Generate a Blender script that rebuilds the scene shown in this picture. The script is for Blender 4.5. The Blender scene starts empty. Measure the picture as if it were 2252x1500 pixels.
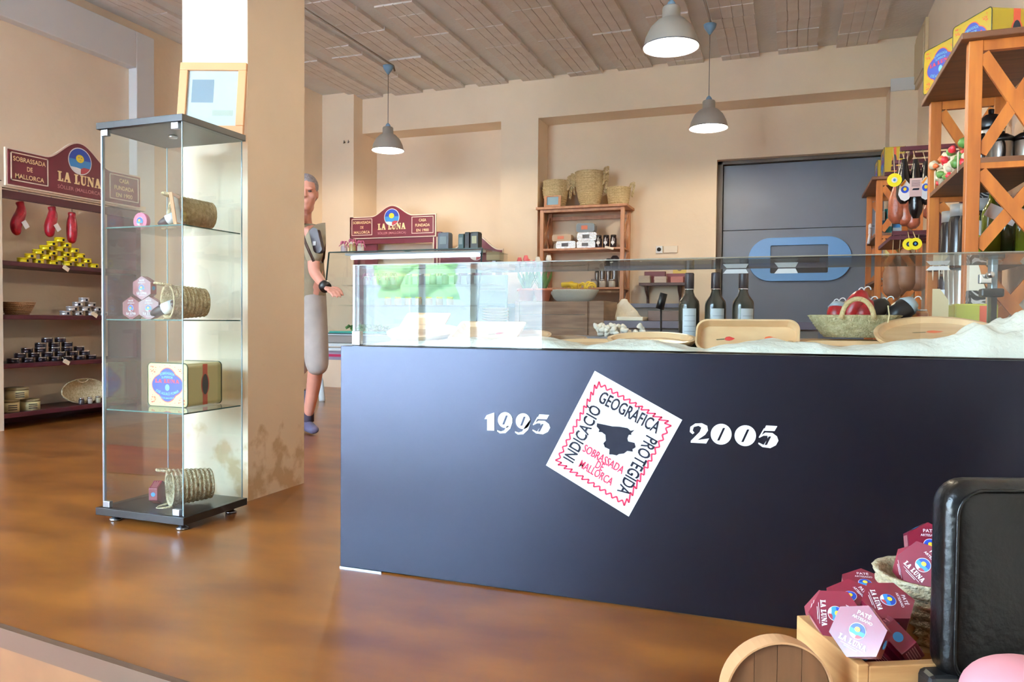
import bpy, bmesh, math, random
from math import sin, cos, pi, radians as R
from mathutils import Vector, Matrix, Euler
random.seed(7)
SC = bpy.context.scene
COL = SC.collection
# ------------------------------------------------------------------ camera
F, YAW, PIT, ROLL, CH = 1667.1, .35357, -.02644, .0082, .84
fw = Vector((-sin(YAW)*cos(PIT), cos(YAW)*cos(PIT), sin(PIT)))
rt0 = Vector((cos(YAW), sin(YAW), 0)); up0 = rt0.cross(fw)
rt = cos(ROLL)*rt0 + sin(ROLL)*up0; up = -sin(ROLL)*rt0 + cos(ROLL)*up0
cd = bpy.data.cameras.new('camera'); cam = bpy.data.objects.new('camera', cd); COL.objects.link(cam)
cd.sensor_width = 36; cd.lens = F/2252*36; cd.clip_start = .05; cd.clip_end = 200
cam.matrix_world = Matrix(((rt.x, up.x, -fw.x, 0), (rt.y, up.y, -fw.y, 0), (rt.z, up.z, -fw.z, CH), (0, 0, 0, 1)))
SC.camera = cam
# ------------------------------------------------------------------ world, light, exposure
w = bpy.data.worlds.new('sky'); SC.world = w; w.use_nodes = True
bg = w.node_tree.nodes['Background']; bg.inputs[0].default_value = (.54, .75, 1, 1); bg.inputs[1].default_value = 60
SC.view_settings.view_transform = 'Standard'; SC.view_settings.look = 'None'
SC.view_settings.gamma = 1; SC.view_settings.use_curve_mapping = False
SC.view_settings.exposure = 0.08
SC.cycles.transparent_max_bounces = 32; SC.cycles.max_bounces = 10; SC.cycles.diffuse_bounces = 6
SC.cycles.sample_clamp_indirect = 8; SC.cycles.caustics_reflective = False; SC.cycles.caustics_refractive = False
def portal(name, loc, rot, sx, sy):
    l = bpy.data.lights.new(name, 'AREA'); l.shape = 'RECTANGLE'; l.size = sx; l.size_y = sy; l.cycles.is_portal = True
    o = bpy.data.objects.new(name, l); o.location = loc; o.rotation_euler = rot; COL.objects.link(o)
portal('window_portal', (-4.1, -3.32, 1.64), (R(90), 0, 0), 3.2, 3.6)
portal('window_portal', (-5.87, -2.45, 1.52), (R(90), 0, R(-90)), 1.4, 3.35)  # portal of the unseen left opening added for daylight
sl = bpy.data.lights.new('sun', 'SUN'); sl.energy = 420; sl.color = (1, .97, .93); sl.angle = R(.6)
so = bpy.data.objects.new('sun', sl); so.rotation_euler = (R(-28), R(-10), 0); COL.objects.link(so)
# ------------------------------------------------------------------ helpers
def at(x, y, X=None, Y=None, Z=None, D=None):
    d = fw + rt*((x-1126)/F) - up*((y-750)/F)
    if X is not None: k = X/d.x
    elif Y is not None: k = Y/d.y
    elif Z is not None: k = (Z-CH)/d.z
    else: k = D
    return Vector((0, 0, CH)) + d*k
def lin(c): return tuple(((v/255)/12.92 if v/255 <= .04045 else ((v/255+.055)/1.055)**2.4) for v in c)
MATS = {}
def mat(name, rgb, rough=.5, metal=0, var=0, vscale=6, bump=0, bscale=40, coat=0, spec=.5, emit=0, rgb2=None, stretch=(1, 1, 1), detail=4):
    if name in MATS: return MATS[name]
    m = bpy.data.materials.new(name); m.use_nodes = True; nt = m.node_tree; p = nt.nodes['Principled BSDF']
    c = (*lin(rgb), 1)
    p.inputs['Base Color'].default_value = c; p.inputs['Roughness'].default_value = rough; p.inputs['Metallic'].default_value = metal
    p.inputs['Specular IOR Level'].default_value = spec
    if coat: p.inputs['Coat Weight'].default_value = coat; p.inputs['Coat Roughness'].default_value = .12
    if emit: p.inputs['Emission Color'].default_value = c; p.inputs['Emission Strength'].default_value = emit
    if var or bump or rgb2:
        tc = nt.nodes.new('ShaderNodeTexCoord'); mp = nt.nodes.new('ShaderNodeMapping'); mp.inputs['Scale'].default_value = stretch
        nt.links.new(tc.outputs['Object'], mp.inputs[0])
    if var or rgb2:
        n = nt.nodes.new('ShaderNodeTexNoise'); n.inputs['Scale'].default_value = vscale; n.inputs['Detail'].default_value = detail
        nt.links.new(mp.outputs[0], n.inputs['Vector'])
        r = nt.nodes.new('ShaderNodeValToRGB'); r.color_ramp.elements[0].position = .32; r.color_ramp.elements[1].position = .68
        c2 = lin(rgb2) if rgb2 else tuple(v*(1-var) for v in c[:3]); 
        r.color_ramp.elements[0].color = (*c2, 1); r.color_ramp.elements[1].color = c if rgb2 else (*[min(1, v*(1+var*.5)) for v in c[:3]], 1)
        nt.links.new(n.outputs['Fac'], r.inputs[0]); nt.links.new(r.outputs[0], p.inputs['Base Color'])
    if bump:
        n2 = nt.nodes.new('ShaderNodeTexNoise'); n2.inputs['Scale'].default_value = bscale; n2.inputs['Detail'].default_value = 3
        nt.links.new(mp.outputs[0], n2.inputs['Vector'])
        b = nt.nodes.new('ShaderNodeBump'); b.inputs['Strength'].default_value = bump; b.inputs['Distance'].default_value = .01
        nt.links.new(n2.outputs['Fac'], b.inputs['Height']); nt.links.new(b.outputs[0], p.inputs['Normal'])
    MATS[name] = m; return m
def glassmat(name, tint, rough=0.0, ior=1.5):
    m = bpy.data.materials.new(name); m.use_nodes = True; nt = m.node_tree; nt.nodes.clear()
    o = nt.nodes.new('ShaderNodeOutputMaterial'); mx = nt.nodes.new('ShaderNodeMixShader')
    t = nt.nodes.new('ShaderNodeBsdfTransparent'); t.inputs[0].default_value = (*tint, 1)
    g = nt.nodes.new('ShaderNodeBsdfGlossy'); g.inputs['Roughness'].default_value = rough
    fr = nt.nodes.new('ShaderNodeFresnel'); ge = nt.nodes.new('ShaderNodeNewGeometry')
    mr = nt.nodes.new('ShaderNodeMapRange'); mr.inputs['To Min'].default_value = ior; mr.inputs['To Max'].default_value = 1/ior
    nt.links.new(ge.outputs['Backfacing'], mr.inputs['Value']); nt.links.new(mr.outputs[0], fr.inputs['IOR'])
    nt.links.new(fr.outputs[0], mx.inputs[0]); nt.links.new(t.outputs[0], mx.inputs[1]); nt.links.new(g.outputs[0], mx.inputs[2])
    nt.links.new(mx.outputs[0], o.inputs[0]); MATS[name] = m; return m
GLASS = glassmat('clear_glass', (.955, .975, .968)); GEDGE = mat('glass_edge', (120, 165, 165), .15, spec=.8)
GGLASS = glassmat('olive_oil_glass', (.45, .47, .06)); JAR = glassmat('jar_glass', (.9, .9, .9))
class MB:
    def __init__(s): s.v = []; s.f = []; s.m = []; s.s = []
    def add(s, vs, fs, mi=0, sm=False, M=None):
        b = len(s.v)
        s.v += [tuple(M @ Vector(v)) if M is not None else tuple(v) for v in vs]
        for f in fs: s.f.append([b+i for i in f]); s.m.append(mi); s.s.append(sm)
        return s
    def box(s, x0, x1, y0, y1, z0, z1, mi=0, M=None):
        return s.add([(x0,y0,z0),(x1,y0,z0),(x1,y1,z0),(x0,y1,z0),(x0,y0,z1),(x1,y0,z1),(x1,y1,z1),(x0,y1,z1)],
              [(0,3,2,1),(4,5,6,7),(0,1,5,4),(1,2,6,5),(2,3,7,6),(3,0,4,7)], mi, False, M)
    def beam(s, p, q, w, h, mi=0, upv=(0,0,1)):
        p = Vector(p); q = Vector(q); d = (q-p); L = d.length; d.normalize(); a = d.cross(Vector(upv))
        if a.length < 1e-4: a = Vector((1,0,0))
        a.normalize(); b = a.cross(d)
        M = Matrix(((a.x,d.x,b.x,p.x),(a.y,d.y,b.y,p.y),(a.z,d.z,b.z,p.z),(0,0,0,1)))
        return s.box(-w/2, w/2, 0, L, -h/2, h/2, mi, M)
    def tube(s, pts, r, n=8, mi=0, cap=True, flat=1.0):
        pts = [Vector(p) for p in pts]; rs = r if isinstance(r, (list, tuple)) else [r]*len(pts)
        vs = []; fs = []; pa = None
        for i, p in enumerate(pts):
            t = (pts[min(i+1, len(pts)-1)] - pts[max(i-1, 0)]).normalized()
            if pa is None:
                pa = t.cross(Vector((0,0,1)))
                if pa.length < .05: pa = t.cross(Vector((1,0,0)))
            pa = (pa - t*pa.dot(t)).normalized(); pb = t.cross(pa)
            for k in range(n):
                a = 2*pi*k/n; vs.append(p + (pa*cos(a)*flat + pb*sin(a))*rs[i])
        for i in range(len(pts)-1):
            for k in range(n): fs.append((i*n+k, i*n+(k+1) % n, (i+1)*n+(k+1) % n, (i+1)*n+k))
        if cap: fs += [tuple(range(n-1, -1, -1)), tuple(range((len(pts)-1)*n, len(pts)*n))]
        return s.add(vs, fs, mi, True)
    def lathe(s, prof, n=24, mi=0, M=None, sm=True, sx=1, sy=1, wob=None, cap=True):
        vs = []; fs = []
        for j, (r, z) in enumerate(prof):
            for k in range(n):
                a = 2*pi*k/n; rr = r*(1+(wob(a, z, j) if wob else 0)); vs.append((rr*cos(a)*sx, rr*sin(a)*sy, z))
        for i in range(len(prof)-1):
            for k in range(n): fs.append((i*n+k, i*n+(k+1) % n, (i+1)*n+(k+1) % n, (i+1)*n+k))
        if cap and prof[0][0] > 1e-5: fs.append(tuple(range(n-1, -1, -1)))
        if cap and prof[-1][0] > 1e-5: fs.append(tuple(range((len(prof)-1)*n, len(prof)*n)))
        return s.add(vs, fs, mi, sm, M)
    def prism(s, poly, h0, h1, mi=0, M=None, front=None):
        n = len(poly); A = sum(poly[i][0]*poly[(i+1) % n][1]-poly[(i+1) % n][0]*poly[i][1] for i in range(n))
        if A < 0: poly = poly[::-1]
        s.add([(x, y, h0) for x, y in poly]+[(x, y, h1) for x, y in poly],
              [tuple(range(n-1, -1, -1))]+[(i, (i+1) % n, (i+1) % n+n, i+n) for i in range(n)], mi, False, M)
        return s.add([(x, y, h1) for x, y in poly], [tuple(range(n))], mi if front is None else front, False, M)
    def text(s, t, size, M, mi=0, align='CENTER', off=0.0, width=None, bend=None, dep=.0004):
        vs, fs = textmesh(t, off)
        x0 = min(v[0] for v in vs); x1 = max(v[0] for v in vs); k = size
        kx = (width/(x1-x0)) if width else k
        sh = {'CENTER': (x0+x1)/2, 'LEFT': x0, 'RIGHT': x1}[align]
        P = [((v[0]-sh)*kx, v[1]*k, dep) for v in vs]
        if bend: P = [(sin(x/bend)*(bend+y), cos(x/bend)*(bend+y)-bend, z) for x, y, z in P]
        return s.add(P, fs, mi, False, M)
    def build(s, name, mats, parent=None, smooth=None, bevel=0, seg=2, sub=0, solid=0):
        me = bpy.data.meshes.new(name)
        off = Vector((0,0,0)); q = parent
        while q is not None: off += q.location; q = q.parent
        me.from_pydata([tuple(Vector(v)-off) for v in s.v], [], s.f)
        for m in (mats if isinstance(mats, (list, tuple)) else [mats]): me.materials.append(m)
        me.polygons.foreach_set('material_index', s.m); me.polygons.foreach_set('use_smooth', s.s if smooth is None else [smooth]*len(s.f))
        me.update()
        o = bpy.data.objects.new(name, me); COL.objects.link(o); o.parent = parent
        if solid: md = o.modifiers.new('s', 'SOLIDIFY'); md.thickness = solid; md.offset = 0
        if bevel: md = o.modifiers.new('b', 'BEVEL'); md.width = bevel; md.segments = seg; md.limit_method = 'ANGLE'; md.angle_limit = R(40); md.harden_normals = False
        if sub: md = o.modifiers.new('u', 'SUBSURF'); md.levels = sub; md.render_levels = sub
        return o
_tc = {}
def textmesh(t, off=0):
    if (t, off) in _tc: return _tc[(t, off)]
    c = bpy.data.curves.new('t', 'FONT'); c.body = t; c.size = 1; c.offset = off; c.resolution_u = 3
    o = bpy.data.objects.new('t', c); COL.objects.link(o)
    dg = bpy.context.evaluated_depsgraph_get(); me = o.evaluated_get(dg).to_mesh()
    vs = [tuple(v.co) for v in me.vertices]; fs = [tuple(p.vertices) for p in me.polygons]
    if fs:   # keep the faces looking to +z
        a, b, d = (Vector(vs[i]) for i in fs[0][:3])
        if (b-a).cross(d-a).z < 0: fs = [f[::-1] for f in fs]
    o.evaluated_get(dg).to_mesh_clear(); bpy.data.objects.remove(o); bpy.data.curves.remove(c)
    _tc[(t, off)] = (vs, fs); return vs, fs
def tag(o, label=None, cat=None, group=None, kind=None):
    if label: o['label'] = label
    if cat: o['category'] = cat
    if group: o['group'] = group
    if kind: o['kind'] = kind
    return o
def thing(name, label, cat, loc=(0,0,0), group=None):
    o = bpy.data.objects.new(name, None); COL.objects.link(o); o.location = loc; o.empty_display_size = .05
    return tag(o, label, cat, group)
def struct(o): o['kind'] = 'structure'; return o
KIDS = {}
def dup(root, loc=None, rot=None, label=None, scale=None, group=None):
    def cp(o, par):
        c = o.copy(); COL.objects.link(c); c.parent = par
        for ch in [k for k in bpy.data.objects if k.parent == o] if o.name not in KIDS else KIDS[o.name]: cp(ch, c)
        return c
    c = cp(root, None)
    if loc is not None: c.location = loc
    if rot is not None: c.rotation_euler = rot
    if scale is not None: c.scale = (scale,)*3 if not isinstance(scale, (tuple, list)) else scale
    if label: c['label'] = label
    if group: c['group'] = group
    return c
def frame(o, u, v):   # matrix with local x=u, y=v, z=u x v, origin o
    u = Vector(u).normalized(); n = u.cross(Vector(v)).normalized(); v = n.cross(u)
    return Matrix(((u.x,v.x,n.x,o[0]),(u.y,v.y,n.y,o[1]),(u.z,v.z,n.z,o[2]),(0,0,0,1)))
def T(x, y, z): return Matrix.Translation((x, y, z))
def rx(a): return Matrix.Rotation(R(a), 4, 'X')
def ry(a): return Matrix.Rotation(R(a), 4, 'Y')
def rz(a): return Matrix.Rotation(R(a), 4, 'Z')
def ell(a, b, n=28, cx=0, cy=0): return [(cx+a*cos(2*pi*k/n), cy+b*sin(2*pi*k/n)) for k in range(n)]
def rrect(w, h, r, n=5):
    out = []
    for cx, cy, a0 in ((w/2-r, h/2-r, 0), (-w/2+r, h/2-r, 90), (-w/2+r, -h/2+r, 180), (w/2-r, -h/2+r, 270)):
        for k in range(n+1): a = R(a0+90*k/n); out.append((cx+r*cos(a), cy+r*sin(a)))
    return out
# ------------------------------------------------------------------ materials
WALL = mat('wall_paint', (239, 217, 191), .85, var=.07, vscale=1.3, bump=.25, bscale=14)
WHITEP = mat('white_paint', (225, 226, 228), .5)
CEIL = mat('ceiling_whitewash', (222, 220, 216), .9, var=.08, vscale=2.2, bump=.4, bscale=30)
BRICKW = mat('whitewashed_ceiling_brick', (230, 226, 222), .9, bump=.2, bscale=40, rgb2=(216, 206, 198), vscale=3)
FLOOR = mat('polished_floor', (148, 90, 34), .275, var=.0, rgb2=(106, 58, 22), vscale=2.2, bump=.0, bscale=5, detail=8, stretch=(1, 2.2, 1), spec=.85)
FLOOR2 = mat('lower_floor', (120, 84, 54), .14, var=.15, vscale=5); RISER = mat('riser_tan', (124, 84, 50), .5, var=.15, vscale=5)
EDGE = mat('step_edge', (92, 66, 48), .5)
STAIN = mat('stained_paint', (222, 190, 148), .85, rgb2=(150, 112, 70), vscale=9, bump=.5, bscale=25)
PANEL = mat('dark_panel', (14, 7, 10), .32, spec=.46); PANEL.node_tree.nodes['Principled BSDF'].inputs['Specular Tint'].default_value = (.62, .70, 1, 1)
BURG = mat('burgundy_paint', (98, 18, 34), .4); BURGD = mat('dark_burgundy', (70, 14, 26), .45)
CREAM = mat('cream_trim', (236, 220, 200), .5)
GOLDT = mat('sign_cream_letters', (240, 214, 160), .5); PINKT = mat('sign_pink_letters', (190, 130, 130), .5)
BLUE = mat('emblem_blue', (36, 70, 170), .4); BLUE2 = mat('emblem_light_blue', (60, 140, 205), .4); YEL = mat('emblem_yellow', (240, 205, 40), .4)
REDM = mat('emblem_red', (160, 50, 60), .4); WHT = mat('print_white', (238, 238, 240), .5); INK = mat('print_ink', (16, 16, 32), .6, spec=.2)
REDP = mat('print_red', (200, 44, 74), .6, spec=.2)
PINE = mat('orange_pine', (188, 108, 38), .45, rgb2=(154, 80, 24), vscale=3, stretch=(6, 6, .7))
PINEP = mat('pale_pine', (196, 140, 100), .5, rgb2=(170, 112, 76), vscale=3, stretch=(6, 6, .7))
WALN = mat('dark_top_wood', (110, 66, 38), .5, var=.3, vscale=4, stretch=(1, 8, 1))
CRATEW = mat('crate_wood', (206, 158, 104), .55, rgb2=(172, 122, 74), vscale=4, stretch=(1, 1, 9))
GREYW = mat('weathered_crate_wood', (150, 122, 98), .7, rgb2=(120, 94, 74), vscale=4, stretch=(1, 1, 8))
OLIVE = mat('olive_wood', (222, 184, 140), .35, rgb2=(202, 158, 112), vscale=5, stretch=(1, 5, 1), coat=.3)
ESP = mat('esparto', (224, 200, 154), .85, rgb2=(192, 164, 118), vscale=60, bump=.9, bscale=160)
ESPL = mat('pale_palm_leaf', (222, 208, 176), .85, rgb2=(186, 166, 126), vscale=70, bump=.9, bscale=150)
BLK = mat('black_laminate', (34, 31, 33), .3); ALU = mat('satin_metal', (190, 196, 206), .28, metal=1)
CHR = mat('bright_metal', (225, 228, 232), .12, metal=1); CLOTH = mat('cream_cotton', (232, 224, 208), .9, bump=.5, bscale=60)
LEATH = mat('black_leather', (9, 7, 7), .3, bump=.12, bscale=90, spec=.36)
PLB = mat('black_plastic', (22, 22, 24), .35); TERR = mat('terracotta', (190, 110, 80), .7, var=.1)
GREEN = mat('leaf_green', (92, 138, 70), .5, var=.3, vscale=20)
# ------------------------------------------------------------------ shell
XL, XR, YB, YF, ZC = -5.85, 1.1, 8.6, -3.3, 3.6
fl = struct(MB().box(XL-.1, XR+.1, 1.4, YB+.35, -.17, 0).build('floor', FLOOR))
st = struct(MB().box(XL-.1, XR+.1, 1.382, 1.402, -.05, .0035).build('floor_edge_strip', EDGE)); st.name = 'trim_1'
struct(MB().box(XL-.1, XR+.1, YF-.1, 2.2, -.27, -.166).build('floor_lower', FLOOR2))
rs_ = struct(MB().box(XL-.1, XR+.1, 1.386, 1.398, -.166, -.05).build('trim_8', RISER))
# the step edge runs a little askew
for o in (fl, st, rs_):
    for v in o.data.vertices:
        if v.co.y < 1.5: v.co.y += -(v.co.x+1.65)*.11 if v.co.x > -50 else 0
struct(MB().box(-5.0, -1.78, .2, 1.41, -.166, -.155).build('floor_carpet', mat('red_carpet', (150, 30, 50), .9, bump=.5))).name = 'floor_rug'
struct(MB().box(XL-.1, XR+.3, YB, YB+.15, -.2, ZC+.1)
       .build('wall_back', WALL)).hide_render = False
bpy.data.objects.remove(bpy.data.objects['wall_back'])
# back wall with the door opening
DX0, DX1, DZ1 = -.80, .90, 2.62
b = MB(); b.box(XL-.1, DX0, YB, YB+.3, -.2, ZC+.1); b.box(DX1, XR+.3, YB, YB+.3, -.2, ZC+.1); b.box(DX0, DX1, YB, YB+.3, DZ1, ZC+.1); b.box(DX0, DX1, YB+.29, YB+.4, -.2, DZ1)
struct(b.build('wall_back', WALL))
struct(MB().box(XR, XR+.15, YF-.1, YB, -.2, ZC+.1).build('wall_right', WALL))
b = MB(); b.box(XL-.15, XL, YF-.1, -3.15, -.2, ZC+.1); b.box(XL-.15, XL, -1.75, 6.2, -.2, ZC+.1); b.box(XL-.15, XL, -3.15, -1.75, 3.2, ZC+.1); b.box(XL-.15, -5.5, 6.2, YB, -.2, ZC+.1)
struct(b.build('wall_left', WALL))
# front wall behind the camera with the glazed opening
b = MB(); b.box(XL-.1, -5.7, YF-.2, YF, -.2, ZC); b.box(-2.5, XR+.1, YF-.2, YF, -.2, ZC); b.box(-5.7, -2.5, YF-.2, YF, 3.45, ZC)
struct(b.build('wall_front', mat('front_wall_brown', (74, 52, 42), .7)))
b = MB()
for x in (-5.7, -4.84, -4.05, -3.4, -2.55): b.box(x, x+.06, YF-.12, YF-.06, -.17, 3.45)
b.box(-5.7, -2.5, YF-.12, YF-.06, 3.39, 3.45); b.box(-5.7, -2.5, YF-.12, YF-.06, -.17, -.09); b.box(-5.7, -2.5, YF-.12, YF-.06, 2.1, 2.15)
wf = struct(b.build('window_1', WHITEP))
struct(MB().box(-5.7, -2.5, YF-.1, YF-.094, -.1, 3.4).build('window_pane', GLASS, wf))
b = MB()
for y in (-3.15, -1.81): b.box(XL-.1, XL-.04, y, y+.06, -.17, 3.2)
b.box(XL-.1, XL-.04, -3.15, -1.75, 3.14, 3.2); b.box(XL-.1, XL-.04, -3.15, -1.75, -.17, -.09)
wf = struct(b.build('window_added', WHITEP))  # unseen opening added in the left wall to bring in more daylight
struct(MB().box(XL-.09, XL-.084, -3.15, -1.75, -.1, 3.15).build('window_pane', GLASS, wf))
cl = struct(MB().box(XL-.1, XR+.1, YF-.1, YB, ZC+.012, ZC+.15).build('ceiling', CEIL))
# bricks between the plaster ribs of the vault
bw = .37
prof = [(0, 0)]
for k in range(1, 4):
    x = bw*k/4; prof += [(x-.004, 0), (x-.002, .008), (x+.002, .008), (x+.004, 0)]
prof += [(bw, 0), (bw, .04), (0, .04)]
pb = MB(); vs = [(x, y, z) for y in (0, .246) for x, z in prof]; n = len(prof)
pb.add(vs, [tuple(range(n)), tuple(range(2*n-1, n-1, -1))]+[(i, i+n, (i+1) % n+n, (i+1) % n) for i in range(n)])
proto = pb.build('ceiling_brick', BRICKW, cl); first = True
for c in range(12):
    for r in range(15):
        x = -.27-.55*c+.09+.55; y = 4.62+r*.25
        if x+bw > XR or (x < -5.45 and y > 6.0): continue
        o = proto if first else proto.copy()
        if not first: COL.objects.link(o); o.parent = cl
        first = False
        o.location = (x+random.uniform(-.006, .006), y+random.uniform(-.004, .004), ZC-.022+random.uniform(-.007, .007)); o.rotation_euler = (random.uniform(-.02, .02), random.uniform(-.012, .012), random.uniform(-.012, .012))
# beam and pilasters on the back wall
def rough_top(x0, x1, y0, y1, z0, z1):
    m = MB(); m.box(x0, x1, y0, y1, z0, z1); return m
struct(rough_top(-5.09, XR, 8.25, 8.62, 3.15, ZC+.05).build('wall_back_beam', WALL)).name = 'trim_2'
struct(MB().box(-3.2, -2.745, 8.245, 8.62, -.1, 3.16).build('trim_3', WALL))
struct(MB().box(-5.52, -5.05, 8.05, 8.62, -.1, ZC+.03).build('trim_4', WALL))
struct(MB().box(.86, XR, 8.245, 8.62, -.1, 3.16).build('trim_5', WALL))
struct(MB().box(.86, XR, 8.23, 8.3, 3.10, 3.22).build('trim_6', WHITEP))
# pillar in the middle of the room
pil = struct(MB().box(-2.71, -2.335, 2.835, 3.262, -.02, ZC+.03).build('wall_pillar', WALL)); pil.name = 'pillar'
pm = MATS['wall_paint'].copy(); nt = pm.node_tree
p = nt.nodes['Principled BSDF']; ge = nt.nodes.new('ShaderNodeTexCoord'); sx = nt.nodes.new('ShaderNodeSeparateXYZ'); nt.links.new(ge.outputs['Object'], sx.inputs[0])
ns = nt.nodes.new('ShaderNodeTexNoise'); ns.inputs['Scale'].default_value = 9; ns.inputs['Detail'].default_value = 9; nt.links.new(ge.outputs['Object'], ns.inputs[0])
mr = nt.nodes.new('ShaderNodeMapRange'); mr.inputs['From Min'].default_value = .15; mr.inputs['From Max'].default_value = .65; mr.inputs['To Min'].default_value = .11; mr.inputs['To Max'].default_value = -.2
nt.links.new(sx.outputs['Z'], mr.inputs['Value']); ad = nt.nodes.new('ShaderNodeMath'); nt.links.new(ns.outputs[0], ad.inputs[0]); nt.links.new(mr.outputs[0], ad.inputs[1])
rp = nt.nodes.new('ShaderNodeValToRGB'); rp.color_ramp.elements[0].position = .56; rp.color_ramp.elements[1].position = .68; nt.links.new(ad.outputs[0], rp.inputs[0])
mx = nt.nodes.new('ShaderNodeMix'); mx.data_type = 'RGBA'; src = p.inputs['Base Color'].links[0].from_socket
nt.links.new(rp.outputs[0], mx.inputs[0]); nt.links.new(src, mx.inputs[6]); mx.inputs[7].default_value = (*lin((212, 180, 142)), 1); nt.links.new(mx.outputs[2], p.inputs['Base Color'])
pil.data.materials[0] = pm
# white painted beam and post on the left wall
b = MB(); y1 = 5.66; zt = 3.50
b.box(XL, XL+.10, .5, 5.45, 3.16, zt); b.box(XL, XL+.10, 5.45, y1, -.02, zt)
struct(b.build('trim_7', WHITEP, bevel=.006))
# door in the back wall
dm = mat('grey_door_paint', (112, 118, 134), .42, var=.06, vscale=1.5)
b = MB(); b.box(DX0+.06, DX1, YB+.16, YB+.24, 0, 1.86); b.box(DX0+.06, DX1, YB+.165, YB+.24, 1.865, 2.58)
dr = struct(b.build('door_1', dm, bevel=.004)); DY = YB+.16
struct(MB().box(DX0, DX0+.055, YB+.1, YB+.26, 0, 2.62).box(DX0, DX1, YB+.1, YB+.26, 2.585, 2.62).build('door_frame', mat('door_frame_dark', (84, 70, 56), .5), dr))
dc = at(1757, 566, Y=DY); M = frame((dc.x, DY, dc.z-.02), (1,0,0), (0,0,1))
hw, hh = .52, .235
pts = rrect(2*hw, 2*hh, hh*.98, 10)
b = MB(); n = len(pts); inn = rrect(.58, .30, .015, 10)
b.add([(x, y, .035) for x, y in pts]+[(x, y, .035) for x, y in inn]+[(x, y, 0) for x, y in pts]+[(x, y, -.03) for x, y in inn],
      [(i, (i+1) % n, n+(i+1) % n, n+i) for i in range(n)]+[(i, 2*n+i, 2*n+(i+1) % n, (i+1) % n) for i in range(n)]+[(n+i, n+(i+1) % n, 3*n+(i+1) % n, 3*n+i) for i in range(n)], 0, False, M)
struct(b.build('window_frame', mat('light_blue_plastic', (112, 162, 220), .35), dr, bevel=.004))
struct(MB().box(-.29, .29, -.15, .03, .002, .006, 0, M).build('window_pane', mat('dark_pane', (46, 38, 40), .5), dr))
struct(MB().box(-.29, .29, .03, .15, .002, .012, 0, M).build('window_shutter', mat('grey_blue_shutter', (96, 106, 124), .4), dr))
# outside
struct(MB().box(-30, 20, -30, 20, -.5, -.28).build('ground_outside', mat('pale_paving', (234, 237, 242), .8)))
hg = MB()
for k in range(60):
    c = Vector((random.uniform(-8.5, -7.2), random.uniform(-11.2, -10.2), random.uniform(.9, 2.3))); r = random.uniform(.25, .45)
    hg.lathe([(0.001, -r), (r*.8, -r*.5), (r, 0), (r*.7, r*.6), (.001, r)], 6, 0, T(*c))
tag(hg.build('hedge', mat('hedge_green', (128, 170, 110), .7, var=.3, vscale=6)), 'clipped green hedge across the pale paving outside the glazed opening', 'hedge', kind='stuff')
struct(MB().box(-26, 12, -15, -14.7, -.3, 4.6).build('wall_opposite', mat('pale_facade', (214, 216, 218), .8)))
t_ = MB(); t_.prism([(-1.0, 0), (-1.0, .62), (-.8, .95), (-.3, 1.12), (.5, 1.12), (1.05, .85), (1.3, .6), (1.3, 0)], -.5, .5, 0, frame((-7.15, -9.2, -.28), (1, 0, 0), (0, 0, 1)) @ Matrix.Scale(1.38, 4))
tag(t_.build('covered_cart', mat('white_cover', (240, 240, 240), .5), bevel=.05), 'white covered cart parked outside the glazed opening', 'cart')

P = at(738, 440, X=-5.49); t = thing('round_sensor', 'tiny white round sensor on the wall right of the man', 'sensor', P); MB().lathe([(.018, 0), (.02, .012), (.014, .026), (.001, .03)], 14, 0, T(-5.497, P.y, P.z) @ ry(90)).build('sensor_body', WHITEP, t)
P = at(763, 314, Y=8.045); t = thing('wall_hooks', 'pair of small dark wall hooks high on the corner column', 'hook', P)
for dx in (-.03, .03): MB().tube([(P.x+dx-.01, 8.045, P.z+.03), (P.x+dx, 8.02, P.z-.01), (P.x+dx+.012, 8.03, P.z+.008)], .004, 6).build('hook', PLB, t)
# ------------------------------------------------------------------ lettering helpers
SERIF = {'L': ([(0,0),(.78,0),(.78,.32),(.64,.32),(.58,.13),(.45,.13),(.45,.88),(.58,.88),(.58,1),(0,1),(0,.88),(.13,.88),(.13,.12),(0,.12)], .86),
 'A': ([(0,0),(.36,0),(.36,.1),(.27,.1),(.32,.28),(.56,.28),(.6,.1),(.5,.1),(.5,0),(1.02,0),(1.02,.1),(.94,.1),(.64,1),(.36,1),(.09,.1),(0,.1)], 1.08),
 'U': ([(0,1),(0,.88),(.12,.88),(.12,.3),(.2,.08),(.42,-.02),(.62,0),(.8,.12),(.85,.3),(.85,.88),(.97,.88),(.97,1),(.6,1),(.6,.88),(.72,.88),(.72,.3),(.62,.14),(.5,.14),(.42,.3),(.42,.88),(.54,.88),(.54,1)], 1.05),
 'N': ([(0,0),(.35,0),(.35,.12),(.24,.12),(.24,.7),(.72,0),(.95,0),(.95,.88),(1.05,.88),(1.05,1),(.72,1),(.72,.88),(.82,.88),(.82,.42),(.4,1),(0,1),(0,.88),(.12,.88),(.12,.12),(0,.12)], 1.12)}
def laluna(b, M, width, h, mi, off=.0006):
    x = 0; items = []
    for ch in 'LA LUNA':
        if ch == ' ': x += .42; continue
        items.append((ch, x)); x += SERIF[ch][1]
    k = width/x
    for ch, px in items: 
        P = [((px+a-x/2)*k, c*h, off) for a, c in SERIF[ch][0]]
        A = sum(P[i][0]*P[(i+1) % len(P)][1]-P[(i+1) % len(P)][0]*P[i][1] for i in range(len(P)))
        if A < 0: P = P[::-1]
        b.add(P, [tuple(range(len(P)))], mi, False, M)
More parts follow.
